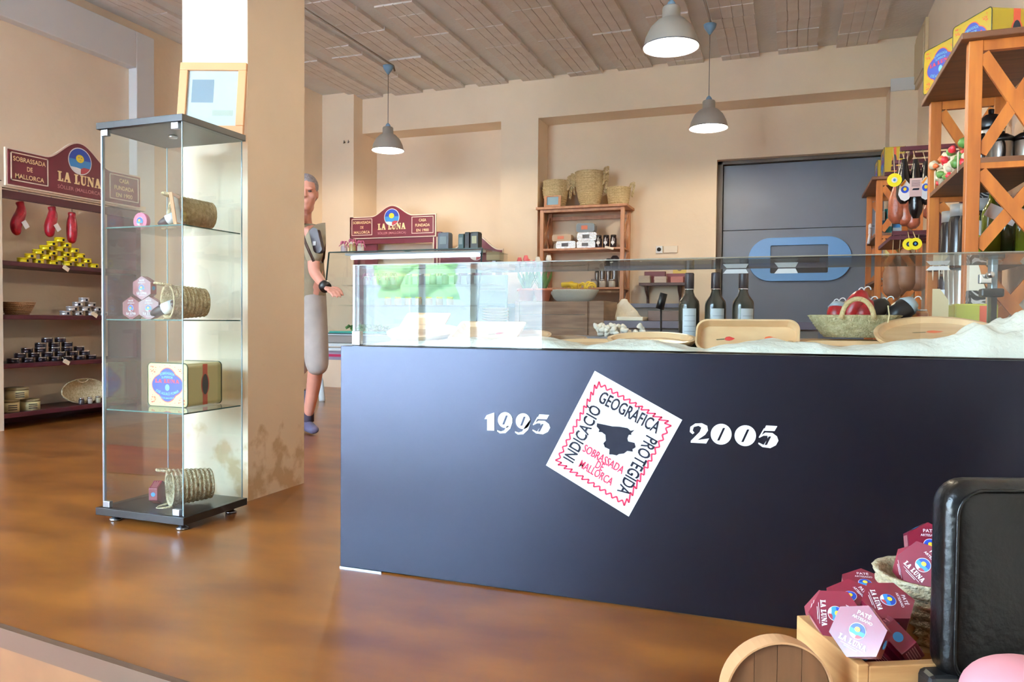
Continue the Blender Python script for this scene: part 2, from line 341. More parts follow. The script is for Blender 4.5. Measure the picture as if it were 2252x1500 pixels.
def emblem(b, M, r, mi0, face=True, o=.0006):
    # material slots from mi0: white, blue, light blue, yellow, red
    d = lambda poly, h, mi: b.add([(x, y, h) for x, y in poly], [tuple(range(len(poly)))], mi, False, M)
    d(ell(r, r, 32), o, mi0); d(ell(r*.93, r*.93, 32), 2*o, mi0+1)
    low = [(r*.93*cos(a), r*.93*sin(a)) for a in [R(200+140*k/20) for k in range(21)]]
    mid = [(r*.93*cos(a), r*.93*sin(a)) for a in [R(180-6+192*k/20) for k in range(21)]]
    d(mid, 3*o, mi0+2)
    d([(r*.93*cos(R(a)), r*.93*sin(R(a))) for a in range(212, 273, 6)]+[(r*.05, -r*.55), (-r*.3, -r*.5)], 4*o, mi0)
    d([(r*.93*cos(R(a)), r*.93*sin(R(a))) for a in range(272, 336, 6)]+[(r*.3, -r*.42), (r*.05, -r*.55)], 4*o, mi0+4)
    d(ell(r*.34, r*.3, 20, -r*.02, r*.18), 5*o, mi0+3)
    if face:
        for sx in (-.12, .1): d(ell(r*.05, r*.03, 8, r*sx, r*.25), 6*o, mi0+1)
        d([(-r*.12, r*.08), (0, r*.03), (r*.12, r*.08), (0, r*.06)], 6*o, mi0+1)
EMB = [WHT, BLUE, BLUE2, YEL, REDM]
def sign(name, M, parent, scale=1.0, hump=.165):
    """curved burgundy header board, M: centre of its bottom edge, x along, y up, z out"""
    def top(w, h, e):
        pts = [(-w, 0), (-w, h)]
        for k in range(25):
            u = -.30+.6*k/24; pts.append((u*(1+e*.3), h+hump*(.5+.5*cos(pi*u/.30))**1.0))
        return pts+[(w, h), (w, 0)]
    S = Matrix.Scale(scale, 4); M = M @ S
    b = MB(); b.prism([(x, y-.012) if y == 0 else (x, y+.012) for x, y in top(.612, .255, .05)], -.02, 0, 0, M)
    s = b.build('sign_edge', CREAM, parent)
    b = MB(); b.prism(top(.598, .255, 0), 0, .006, 0, M); b.build('sign_board', BURG, parent)
    b = MB(); Mo = M @ T(0, 0, .0065)
    for cx in (-.43, .43):
        for x0, x1, y0, y1 in ((-.15, .15, .03, .038), (-.15, .15, .232, .24), (-.15, -.142, .03, .24), (.142, .15, .03, .24)): b.box(cx+x0, cx+x1, y0, y1, 0, .003, 0, Mo)
    b.build('sign_frame', CREAM, parent)
    b = MB()
    for i, (t, wd) in enumerate((('SOBRASSADA', .26), ('DE', .045), ('MALLORCA', .23))): b.text(t, .048, Mo @ T(-.43, .178-.062*i, 0), 0, width=wd, off=.014)
    b.build('lettering', GOLDT, parent); b = MB()
    for i, (t, wd) in enumerate((('CASA', .1), ('FUNDADA', .2), ('EN 1900', .17))): b.text(t, .048, Mo @ T(.43, .178-.062*i, 0), 0, width=wd, off=.014)
    b.build('lettering', GOLDT, parent); b = MB()
    laluna(b, Mo @ T(0, .092, 0), .40, .078, 0); b.build('lettering', GOLDT, parent); b = MB()
    b.text('SÒLLER (MALLORCA)', .04, Mo @ T(0, .036, 0), 1, width=.40, off=.012)
    b.build('lettering', [GOLDT, PINKT], parent)
    b = MB(); emblem(b, Mo @ T(0, .255+hump-.14, 0), .108, 0); b.build('emblem', EMB, parent)
def tin(name, W, H, Dp, label, loc, rot, body, group=None, parts=True, dull=False):
    """big decorated tin: decorated face looks to local -Y, side face to +X; base at z=0"""
    t = thing(name, label, 'tin', (0, 0, 0), group)
    b = MB(); M = frame((0, Dp/2, H/2), (1,0,0), (0,0,1))   # local z -> -Y
    b.prism(rrect(W, H, .018), 0, Dp, 0, M @ T(0, 0, 0)); b.build('tin_body', body, t, bevel=.003)
    for y_ in (-Dp/2, Dp/2): q_ = [(x, y_, H/2+z_) for x, z_ in rrect(W, H, .018)]; MB().tube(q_+[q_[0]], .0026, 6, cap=False).build('tin_rim', mat('tin_rim_green', (70, 78, 48), .35), t)
    Mf = frame((0, -Dp/2-.0005, H/2), (1,0,0), (0,0,1)); k = min(W, H)
    b = MB()
    d = lambda poly, h, mi: b.add([(x, y, h) for x, y in poly], [tuple(range(len(poly)))], mi, False, Mf)
    d(ell(W*.40, H*.29), .0004, 0); d(ell(W*.27, H*.40), .0005, 0); d(ell(W*.385, H*.27), .0008, 1); d(ell(W*.25, H*.38), .0009, 1)
    rr = random.Random(3)
    for sx in (-1, 1):
        for sy in (-1, 1):
            for q in range(9):
                x = sx*W*(.28+rr.random()*.15); y = sy*H*(.28+rr.random()*.14)
                d(ell(W*rr.uniform(.008, .03), H*rr.uniform(.006, .02), 7, x, y), .0006+q*.00005, 0)
    for q in range(22):
        a = 2*pi*q/22; d(ell(.002, .002, 6, W*.45*cos(a)*min(1, 1/max(abs(cos(a)), .9)), H*.45*sin(a)), .0005, 0)
    b.build('label_panel', [mat('tin_orange_red', (208, 84, 56), .4), BLUE], t)
    b = MB(); LB = mat('tin_light_blue', (120, 205, 225), .4)
    b.text('SOBREASADA', k*.085, Mf @ T(0, H*.24, .0012), 0, width=W*.36, bend=W*.55, off=.01); b.text('SUPERIOR', k*.075, Mf @ T(0, H*.155, .0012), 0, width=W*.28, bend=W*.8, off=.01)
    laluna(b, Mf @ T(0, H*.045, .0012), W*.62, H*.085, 1)
    b.text('JOSÉ AGUILÓ POMAR', k*.085, Mf @ T(0, -H*.235, .0012), 0, width=W*.62, bend=-W*.62, off=.01); b.text('SÓLLER (MALLORCA)', k*.05, Mf @ T(0, -H*.32, .0012), 0, width=W*.36, bend=-W*1.0, off=.01)
    b.add([(x, y, .0013) for x, y in ell(W*.055, H*.075, 16, 0, -H*.06)], [tuple(range(16))], 0, False, Mf)
    b.build('lettering', [LB, mat('tin_red_letters', (200, 40, 60), .4)], t)
    Ms = frame((W/2+.0005, 0, H/2), (0,1,0), (0,0,1)); b = MB()
    b.box(-Dp*.07, Dp*.07, -H*.47, H*.47, 0, .0004, 0, Ms); b.add([(x, y, .0007) for x, y in ell(Dp*.12, H*.27)], [tuple(range(28))], 0, False, Ms); b.add([(x, y, .0011) for x, y in ell(Dp*.09, H*.24)], [tuple(range(28))], 1, False, Ms)
    b.build('side_print', [MATS['tin_orange_red'], mat('tin_dark_oval', (46, 52, 60), .4)], t)
    t.rotation_euler = rot; t.location = loc
    return t
HEXM = mat('burgundy_box_card', (112, 18, 40), .3, coat=.4)
def hexbox(label=None, group=None):
    t = thing('hexagonal_box', label, 'box', group=group); r = .05; h = .036
    hx = [(r*cos(R(60*k+30)), r*sin(R(60*k+30))) for k in range(6)]
    b = MB(); b.prism(hx, -h, 0); b.build('box_body', HEXM, t, bevel=.0012)
    b = MB(); M = T(0, 0, .0004); emblem(b, M, .0145, 0); b.text('PATÉ', .010, M @ T(0, .028, 0), 0, width=.024, off=.01); b.text('ARTESANO', .007, M @ T(0, .0195, 0), 0, width=.036, off=.01)
    laluna(b, M @ T(0, -.0265, 0), .05, .0095, 0); b.box(-.012, .012, -.0335, -.0325, 0, .0003, 0, M); b.box(-.02, .02, -.0305, -.0298, 0, .0003, 0, M)
    b.build('front_print', EMB, t)
    b = MB()
    for k in range(6):
        a = R(60*k+60); m = frame((r*.866*cos(a), r*.866*sin(a), -h/2), (-sin(a), cos(a), 0), (0, 0, 1)) @ T(0, 0, .0004)
        if k % 2 == 0:
            for q in range(5): b.box(-.02, .02-.006*(q % 2), -.011+q*.005, -.0095+q*.005, 0, .0003, 1, m)
        else: b.add([(x, y, .0004) for x, y in ell(.009, .009, 16)], [tuple(range(16))], 0, False, m)
    b.build('side_print', [BLUE2, PINKT], t)
    return t
def basket(b, r0, r1, h, rows=8, mi=0, M=None, n=40, wall=.008, twist=0):
    """coiled basket standing at z=0 (outer wall up, inner wall down)"""
    prof = [(.001, 0)]
    for k in range(rows*4+1):
        u = k/(rows*4); prof.append((r0+(r1-r0)*u**.8+.0035*r1/.1*sin(pi*2*rows*u), h*u))
    prof += [(r1+wall*.6, h+wall), (r1-wall, h+wall)]
    for u in (1, .6, .2, .02): prof.append((r0+(r1-r0)*u-wall*1.3, max(.006, h*u)))
    prof.append((.001, .006))
    b.lathe(prof, n, mi, M, wob=lambda a, z, j: .012*sin(a*26+j*1.4))
def handle(b, p, q, rise, r=.006, mi=0, n=14, updir=(0,0,1)):
    p = Vector(p); q = Vector(q); u = Vector(updir); pts = [p.lerp(q, .5-.5*cos(pi*k/n))+u*(rise*sin(pi*k/n)) for k in range(n+1)]
    b.tube(pts, r, 6, mi); 
def braid(b, pts, r, mi=0):
    pts = [Vector(p) for p in pts]; out = []
    N = len(pts)*6
    for s_ in range(2):
        line = []
        for k in range(N+1):
            u = k/N*(len(pts)-1); i = min(int(u), len(pts)-2); p = pts[i].lerp(pts[i+1], u-i); a = k*1.1+s_*pi
            line.append(p+Vector((cos(a)*r*.6, sin(a)*r*.6, cos(a*.7)*r*.3)))
        b.tube(line, r*.75, 6, mi)
# ------------------------------------------------------------------ glass display cabinet
CX0, CX1, CY0, CY1 = -2.67, -2.225, 2.325, 2.69
cab = thing('display_cabinet', 'tall narrow glass display cabinet with black top and base beside the pillar', 'cabinet', (CX0, CY0, 0))
MB().box(CX0, CX1, CY0, CY1, 1.605, 1.632).build('top_panel', BLK, cab, bevel=.0015)
MB().box(CX0-.01, CX1+.005, CY0-.005, CY1, .028, .058).build('base_panel', BLK, cab, bevel=.0015)
for i, (x, y) in enumerate(((CX0+.05, CY0+.04), (CX1-.04, CY0+.035), (CX0+.05, CY1-.05), (CX1-.04, CY1-.05))):
    MB().lathe([(.022, 0), (.024, .004), (.024, .008), (.014, .012), (.012, .028)], 16, 0, T(x, y, 0)).build('foot', ALU, cab)
g = .004; gx0, gx1, gy0, gy1 = CX0+.022, CX1-.012, CY0+.012, CY1-.012
for nm, bx in (('front_pane', (gx0, gx1, gy0, gy0+g)), ('side_pane', (gx1-g, gx1, gy0+.006, gy1)), ('side_pane', (gx0, gx0+g, gy0+.006, gy1)), ('back_pane', (gx0+g, gx1-g, gy1-g, gy1))):
    x0, x1, y0, y1 = bx
    MB().box(x0, x1, y0, y1, .059, 1.604).build(nm, GLASS, cab)
b = MB()
for x, y in ((gx0-.002, gy0-.002), (gx1-.001, gy0-.002), (gx1-.001, gy1-.003), (gx0-.002, gy1-.003), (gx1-.012, gy0+.009)): b.box(x, x+.0035, y, y+.0035, .06, 1.604)
b.build('pane_edge', mat('glass_edge_bright', (150, 178, 190), .12, spec=1), cab)
SZ = [at(398, y, Y=CY0+.012).z for y in (492, 703, 910)]
for z in SZ:
    s_ = MB().box(gx0+g+.002, gx1-g-.002, gy0+g+.004, gy1-g-.002, z-.005, z).build('glass_shelf', GLASS, cab)
    MB().box(gx0+g+.002, gx1-g-.002, gy0+g+.003, gy0+g+.005, z-.005, z).box(gx1-g-.003, gx1-g-.001, gy0+g, gy1-g, z-.005, z).build('shelf_edge', mat('shelf_edge_green', (70, 110, 104), .15), s_)
for x in (gx0-.004, gx1-.05):
    for z, hz in ((1.59, .016), (.059, .026)): MB().box(x, x+.035, gy0-.006, gy0+.012, z-(.012 if z > 1 else 0), z+hz-(.002 if z > 1 else 0)).build('hinge_bracket', ALU, cab, bevel=.002)
MB().box(gx0-.006, gx0+.0, gy0-.004, gy0+.01, .06, 1.6).build('edge_rail', ALU, cab)
MB().lathe([(.001, 0), (.016, 0), (.018, .004), (.018, .01)], 20, 0, T((CX0+CX1)/2, (CY0+CY1)/2, 1.594)).build('spotlight', ALU, cab)
# framed certificate on top
fr = thing('picture_frame', 'pine framed certificate leaning on the pillar on top of the glass cabinet', 'picture frame', (-2.52, 2.66, 1.632))
BL, BRt = Vector((at(388, 250, Y=2.60).x, 2.60, 1.633)), Vector((at(536, 285, Y=2.70).x, 2.70, 1.633)); 
TLd = (Vector((0, 0, 1)) + Vector((-.12, .34, 0))*.45 + Vector((.03,0,0))); M = frame(BL, BRt-BL, TLd); W_, H_ = (BRt-BL).length, .33
b = MB()
for x0, x1, y0, y1 in ((0, W_, 0, .042), (0, W_, H_-.035, H_), (0, .036, .042, H_-.035), (W_-.036, W_, .042, H_-.035)): b.box(x0, x1, y0, y1, -.006, .012, 0, M)
b.build('frame', mat('light_orange_wood', (214, 150, 100), .45), fr, bevel=.003)
b = MB(); b.box(.034, W_-.034, .034, H_-.034, -.004, .001, 0, M); b.box(.055, .15, .15, .255, .0012, .0018, 1, M); b.box(.15, .24, .09, .115, .0012, .0018, 2, M); b.build('certificate', [mat('paper_white', (235, 238, 242), .5), mat('print_grey_blue', (160, 175, 190), .5), mat('print_pale', (214, 216, 200), .5)], fr)
MB().box(.034, W_-.034, .034, H_-.034, .006, .008, 0, M).build('glass_pane', GLASS, fr)
# contents of the cabinet
def lying_basket(label, x, y, z, r, L, rzd=0, mt=ESP, hand=True, squash=.95):
    t = thing('palm_basket', label, 'basket', (x, y, z))
    b = MB(); M = T(x, y, z+r*1.03) @ rz(rzd) @ ry(-90) @ T(0, 0, -L/2)
    basket(b, r*.82, r, L, 9, 0, M, wall=.006); o = b.build('basket_body', mt, t)
    for s_ in (-1, 1):
        b = MB(); p = M @ Vector((s_*r*.96, -.03, L)); q = M @ Vector((s_*r*.96, .03, L)); d = (M.to_3x3() @ Vector((s_*.15, 0, 1))).normalized()
        handle(b, p, q, .055, .0055, 0, updir=d); b.build('basket_handle', mt, t)
    return t
lying_basket('small coiled basket lying on its side on the top glass shelf of the cabinet', -2.36, 2.53, SZ[0], .066, .15, 68)
lying_basket('small coiled basket lying on its side on the middle glass shelf of the cabinet', -2.37, 2.50, SZ[1], .07, .15, 66)
lying_basket('pale coiled basket lying on its side on the black base of the cabinet', -2.37, 2.52, .058, .075, .16, 58, ESPL)
t = thing('round_box', 'round pink box standing on edge on the top glass shelf of the cabinet', 'box', (-2.57, 2.46, SZ[0]))
M = frame((-2.57, 2.45, SZ[0]+.036), (1, 0, 0), (0, 0, 1)); MB().lathe([(.034, -.022), (.036, -.018), (.036, .0)], 32, 0, M).lathe([(.036, 0), (.001, .0005)], 32, 0, M, sm=False).build('box_body', mat('pink_card', (196, 90, 120), .4), t)
b = MB(); emblem(b, M @ T(0, 0, .001), .018, 0); b.build('front_print', EMB, t)
t = thing('picture_frame', 'small narrow pine frame standing before the basket on the top glass shelf', 'picture frame', (-2.33, 2.40, SZ[0]))
M = T(-2.30, 2.365, SZ[0]+.001) @ rz(117) @ rx(-8); b = MB()
for x0, x1, z0, z1 in ((0, .1, 0, .012), (0, .1, .118, .13), (0, .012, .012, .118), (.088, .1, .012, .118)): b.box(x0, x1, -.006, .006, z0, z1, 0, M)
b.build('frame', MATS['light_orange_wood'], t); MB().box(.012, .088, -.002, .002, .012, .118, 0, M).build('card', MATS['paper_white'], t)
t = thing('wrapped_sausage', 'dark wrapped sausage with white and burgundy label in the mouth of the top basket', 'sausage', (-2.43, 2.50, SZ[0]))
def saus(b, p, q, r, mi=0, n=10, bendv=(0,0,0)):
    p = Vector(p); q = Vector(q); N = 10; B = Vector(bendv)
    pts = [p.lerp(q, k/N)+B*sin(pi*k/N) for k in range(N+1)]; rs = [r*max(.18, (sin(pi*min(1, max(0, (k+.4)/(N+.8)))))**.45) for k in range(N+1)]
    b.tube(pts, rs, n, mi)
b = MB(); saus(b, (-2.47, 2.45, SZ[0]+.02), (-2.36, 2.49, SZ[0]+.075), .02); b.build('sausage_body', mat('dark_sausage', (50, 22, 28), .35), t)
b = MB(); b.tube([(-2.435, 2.462, SZ[0]+.037), (-2.405, 2.473, SZ[0]+.052)], .0212, 10); b.build('paper_band', WHT, t)
t = thing('wrapped_sausage', 'dark wrapped sausage with white label in the mouth of the middle basket', 'sausage', (-2.43, 2.50, SZ[1]))
b = MB(); saus(b, (-2.49, 2.43, SZ[1]+.022), (-2.36, 2.47, SZ[1]+.075), .024); b.build('sausage_body', MATS['dark_sausage'], t)
b = MB(); b.tube([(-2.44, 2.446, SZ[1]+.042), (-2.40, 2.459, SZ[1]+.06)], .0252, 10); b.build('paper_band', WHT, t)
tin('decorated_tin', .215, .185, .20, 'large cream and blue decorated tin on the lowest glass shelf of the cabinet', (-2.475, 2.60, SZ[2]), (0, 0, 0), [mat('tin_cream_yellow', (222, 212, 150), .3, metal=0, coat=.5)])
hx0 = hexbox('burgundy hexagonal box standing on edge on the black base of the cabinet')
hx0.location = (-2.52, 2.47, .058+.0455); hx0.rotation_euler = Euler((R(90), 0, R(-60)), 'XYZ')
hx0.rotation_euler = (Matrix.Rotation(R(-72), 3, 'Z') @ Matrix.Rotation(R(90), 3, 'X') @ Matrix.Rotation(0, 3, 'Z')).to_euler()
HGRP = None
def place_hex(label, P, nrm, spin=0, scale=1.0, group=None):
    n = Vector(nrm).normalized(); u = Vector((0, 0, 1)).cross(n)
    if u.length < .05: u = Vector((1, 0, 0))
    u.normalize(); v = n.cross(u); m = Matrix(((u.x, v.x, n.x), (u.y, v.y, n.y), (u.z, v.z, n.z))) @ Matrix.Rotation(R(spin), 3, 'Z')
    return dup(hx0, P, m.to_euler(), label, scale, group)
place_hex('pale worn hexagonal box on top of the two others on the middle glass shelf', (-2.552, 2.44, SZ[1]+.0455+.085), (.1, -1, .0), 0)
place_hex('burgundy hexagonal box at the foot of the three on the middle glass shelf', (-2.595, 2.425, SZ[1]+.0455), (.05, -1, .0), 0)
place_hex('shiny hexagonal box beside the burgundy one below on the middle glass shelf', (-2.505, 2.43, SZ[1]+.0455), (.25, -1, .0), 0)
# ------------------------------------------------------------------ burgundy shelf unit on the left wall
UX = -5.45; UY0 = at(6, 700, X=UX).y; UY1 = 5.22
zs = [at(100, y, X=UX).z for y in (580, 693, 796)] + [at(60, 905, X=UX).z]
un = thing('shelf_unit', 'burgundy shelf unit with curved shop sign along the left wall', 'shelf unit', (UX-.18, (UY0+UY1)/2, 0))
MB().box(UX-.36, UX, UY0-.04, UY0, 0, 1.84).build('side_panel', BURGD, un); MB().box(UX-.36, UX-.02, UY1-.05, UY1, 0, 1.84).build('side_panel', BURGD, un)
MB().box(UX, UX+.012, UY0-.045, UY0-.006, 0, 1.80).build('front_trim', CREAM, un)
MB().box(UX-.02, UX+.004, UY0, UY1, 1.715, 1.775).build('rail', BURGD, un)
MB().box(UX-.03, UX+.02, UY0-.04, UY1+.02, 1.79, 1.83).build('cornice', CREAM, un)
for z in zs: MB().box(UX-.36, UX, UY0, UY1-.05, z-.035, z).build('shelf', BURGD, un, bevel=.003)
MB().box(UX-.36, UX-.34, UY0, UY1-.05, 0, zs[3]-.03).build('plinth', BURGD, un)
sign('sign', frame((UX+.045, 4.55, 1.815), (0, 1, 0), (0, 0, 1)), un)
# cans
def can(label, grp, body, lid, r=.04, h=.036):
    t = thing('can', label, 'can', group=grp)
    MB().lathe([(.001, 0), (r*.96, 0), (r, .003), (r, h*.8)], 16).build('can_body', body, t)
    MB().lathe([(r*1.02, h*.76), (r*1.02, h), (r*.9, h*1.02), (.001, h*1.02)], 16).build('lid', lid, t)
    b = MB(); b.box(-.009, .009, -.009, .009, 0, .0008, 0, T(r, 0, h*.42) @ ry(90)); b.build('label_mark', INK, t)
    return t
YC = mat('yellow_can', (226, 200, 20), .3, metal=.2); SC_ = mat('silver_can', (205, 198, 196), .3, metal=.6); DC = mat('dark_can', (46, 34, 42), .3, metal=.3); SL = mat('silver_lid', (190, 188, 190), .25, metal=1)
def pyramid(proto, ys, z, rows, h, names, grp, xo=-.07, jit=.004):
    dy = (ys[1]-ys[0])/(rows[0]-1); first = True
    for r_, cnt in enumerate(rows):
        y0 = (ys[0]+ys[1])/2-(cnt-1)*dy/2
        for k in range(cnt):
            l = names(r_, k, cnt, len(rows))
            L = (UX+xo+random.uniform(-jit, jit), y0+k*dy+random.uniform(-jit, jit), z+r_*h)
            if first: o = proto; o.location = L; o['label'] = l; first = False
            else: o = dup(proto, L, None, l)
            o.rotation_euler = (0, 0, random.uniform(-.5, .3))
ORD = ['bottom', 'second', 'third', 'fourth', 'fifth', 'sixth']
NTH = ['first', 'second', 'third', 'fourth', 'fifth', 'sixth', 'seventh']
def namer(col, where):
    def f(r_, k, cnt, n):
        if cnt == 1: return f'{col} can alone at the peak of the {where}'
        row = 'top' if r_ == n-1 else ORD[r_]
        return f'{col} can, {NTH[k]} from the window end, {row} row of the {where}'
    return f
ya, yb_ = at(51, 578, X=UX-.07).y, at(204, 588, X=UX-.07).y
pyramid(can('x', 'yellow cans in a pyramid on the top shelf', YC, YC), (ya, yb_), zs[0], [6, 5, 4, 3, 2, 1], .0375, namer('yellow', 'yellow pyramid'), 'yellow cans in a pyramid on the top shelf')
ya, yb_ = at(143, 688, X=UX-.07).y, at(225, 688, X=UX-.07).y
pyramid(can('x', 'silver cans in a pyramid on the second shelf', SC_, SC_), (ya, yb_), zs[1], [4, 3, 2, 1], .0375, namer('silver', 'silver pyramid'), 'silver cans in a pyramid on the second shelf')
ya, yb_ = at(28, 790, X=UX-.07).y, at(200, 784, X=UX-.07).y
pyramid(can('x', 'dark cans in a pyramid on the third shelf', DC, SL), (ya, yb_), zs[2], [7, 6, 5, 3, 2], .0375, namer('black and silver', 'dark stack'), 'dark cans in a pyramid on the third shelf')
for i, (py, k, wh) in enumerate((((145, 590), 0, 'top shelf of yellow cans'), ((208, 692), 1, 'second shelf of silver cans'), ((146, 796), 2, 'third shelf of dark cans'))):
    P = at(*py, X=UX+.012); t = thing('price_tag', 'small white price tag hanging from the ' + wh, 'price tag', P)
    b = MB(); M = frame(P, (0, 1, 0), (0, 0, 1)) @ rz(-30); b.prism([(-.03, -.017), (.03, -.017), (.03, .017), (-.02, .017), (-.03, .008)], 0, .0015, 0, M); b.build('tag_card', mat('tag_card', (236, 222, 196), .6), t)
    MB().tube([P+Vector((0, -.02, .01)), P+Vector((-.005, -.03, .04))], .0012, 5).build('tag_string', CREAM, t)
RS = mat('red_sausage', (160, 16, 34), .28, var=.35, vscale=25, bump=.4, bscale=40)
for i, (x, y0, y1, lab, bd) in enumerate(((42, 442, 518, 'curved red sausage hanging at the window end of the burgundy unit', .02), (113, 453, 522, 'red sausage with white tag hanging in the middle of the burgundy unit', .012), (158, 466, 536, 'straight glossy red sausage hanging by the far panel of the burgundy unit', .0))):
    a, c = at(x, y0, X=UX-.08), at(x, y1, X=UX-.08); t = thing('sausage', lab, 'sausage', a)
    b = MB(); N = 14; pts = [a.lerp(c, k/N)+Vector((0, bd*sin(2*pi*k/N)-bd*.4*(k/N), 0)) for k in range(N+1)]
    rs = [.04*(.75 if k < 2 else .62 if k == 2 else .75+.3*sin(pi*(k-2)/(N-2)) if k < N-1 else (.78 if k == N-1 else .35)) for k in range(N+1)]
    b.tube(pts, rs, 14); b.build('sausage_body', RS, t, sub=1)
    MB().tube([a, a+Vector((0, 0, .07)), a+Vector((0, .01, .09)), a+Vector((0, .018, .075))], .003, 6).build('hook', ALU, t)
    if i < 2: MB().box(-.001, .001, -.02, .02, -.03, .03, 0, T(*(a.lerp(c, .68)+Vector((.042, .02, 0)))) @ rx(35)).build('paper_tag', WHT, t)
P = at(38, 682, X=UX-.15); t = thing('wicker_basket', 'shallow brown wicker basket on the second shelf of the burgundy unit', 'basket', (P.x, P.y, zs[1]))
b = MB(); basket(b, .075, .12, .09, 6, 0, T(P.x, P.y, zs[1])); b.build('basket_body', mat('brown_wicker', (150, 110, 70), .8, bump=.8, bscale=120), t)
KT = mat('kraft_tin', (204, 190, 140), .45)
for i, (x, y, r, h, lab) in enumerate(((22, 900, .062, .095, 'round cream tin nearest the post on the bottom shelf'), (66, 893, .068, .085, 'round cream tin beside the first on the bottom shelf'), (36, 872, .08, .085, 'larger round cream tin stacked on the two others'))):
    P = at(x, y, X=UX-.09); z = zs[3] if i < 2 else zs[3]+.096; P = Vector((P.x, P.y, z))
    t = thing('round_tin', lab, 'tin', P); M = T(*P)
    MB().lathe([(.001, 0), (r, 0), (r, h*.8)], 28, 0, M).build('tin_body', KT, t); MB().lathe([(r*1.02, h*.78), (r*1.02, h), (.001, h)], 28, 0, M).build('lid', mat('kraft_lid', (150, 134, 96), .4), t)
    b = MB()
    for q in range(3): b.box(-.03, .03, -.003, .003, 0, .0008, 0, T(P.x, P.y, z+h*(.22+.17*q)) @ rz(-20) @ T(r+.0005, 0, 0) @ rz(90) @ rx(90))
    b.build('printed_lines', INK, t)
P = at(192, 857, X=UX-.06); t = thing('oval_tray', 'oval pale wicker tray standing on edge on the bottom shelf', 'tray', (P.x, P.y, zs[3]))
M = frame((UX-.10, P.y, zs[3]+.105), (0, 1, 0), (-.18, 0, 1)); b = MB(); 
b.lathe([(.001, -.045), (.82, -.04), (.95, -.0), (1.0, .004), (1.0, .012), (.94, .012), (.88, -.012), (.8, -.034), (.001, -.038)], 40, 0, M @ Matrix.Diagonal((.215, .105, 1, 1))); b.build('tray_body', ESPL, t)
for s_ in (-1, 1):
    b = MB(); p = M @ Vector((-.05, s_*.1, .01)); q = M @ Vector((.05, s_*.1, .01)); handle(b, p, q, -.03*s_ if s_ > 0 else .012, .006, updir=M.to_3x3() @ Vector((0, 1, .2))); b.build('tray_handle', ESPL, t)
for i, (x, y) in enumerate(((180, 866), (198, 872), (216, 868))):
    q = at(x, y, X=UX-.04); q = Vector((UX-.045, q.y, zs[3])); t = thing('small_jar', ['dark lidded jar', 'pale lidded jar', 'pale jar with dull lid'][i]+' standing in front of the oval tray', 'jar', q)
    MB().lathe([(.001, 0), (.02, 0), (.022, .006), (.022, .04), (.016, .046)], 18, 0, T(*q)).build('jar_body', mat('jar_'+'abc'[i]+'_fill', ((60, 50, 50), (180, 170, 160), (170, 164, 140))[i], .3), t); MB().lathe([(.02, .044), (.02, .056), (.001, .057)], 18, 0, T(*q)).build('lid', SL, t)
# ------------------------------------------------------------------ sign unit on the back wall behind the chilled display
bu = thing('shelf_unit', 'burgundy unit with curved shop sign against the back wall', 'shelf unit', (-4.5, 8.25, 0))
sc_ = at(862, 521, Y=8.05); sign('sign', frame((sc_.x, 8.05, sc_.z), (1, 0, 0), (0, 0, 1)), bu, .955, .13)
MB().box(-5.08, -5.0, 8.07, 8.4, 0, 1.88).build('side_panel', BURG, bu); MB().box(-3.98, -3.88, 8.07, 8.24, 0, 1.88).build('side_panel', BURG, bu)
MB().box(-5.0, -3.98, 8.07, 8.10, 1.76, 1.84).build('rail', BURG, bu); MB().box(-4.99, -4.75, 8.1, 8.13, .9, 1.77).build('rail', BURG, bu)
MB().box(-5.0, -3.98, 8.28, 8.31, .9, 1.77).build('back_board', CREAM, bu)
for x in (-3.975, -3.93): MB().box(x, x+.012, 8.06, 8.07, 0, 1.82).build('front_trim', CREAM, bu)
l2 = thing('curved_unit', 'low burgundy unit with curved cream edged top behind the chilled display', 'shelf unit', (-3.1, 8.0, 0))
top = [(-.42, 0), (-.42, 1.62)]+[(-.30+.6*k/20, 1.62+.17*(.5+.5*cos(pi*(-.3+.6*k/20)/.3))) for k in range(21)]+[(.33, 1.62), (.33, 0)]
M = frame((at(1043, 600, Y=7.8).x, 7.8, -.0), (1, 0, 0), (0, 0, 1))
MB().prism(top, -.03, 0, 0, M).build('front_board', BURG, l2); MB().prism([(x*1.025, y+.014) for x, y in top if y > 1.2]+[(.34, 1.3), (-.43, 1.3)], -.035, -.004, 0, M).build('front_trim', CREAM, l2)
b = MB(); emblem(b, M @ T(.02, 1.60, .001), .09, 0); b.build('emblem', EMB, l2)
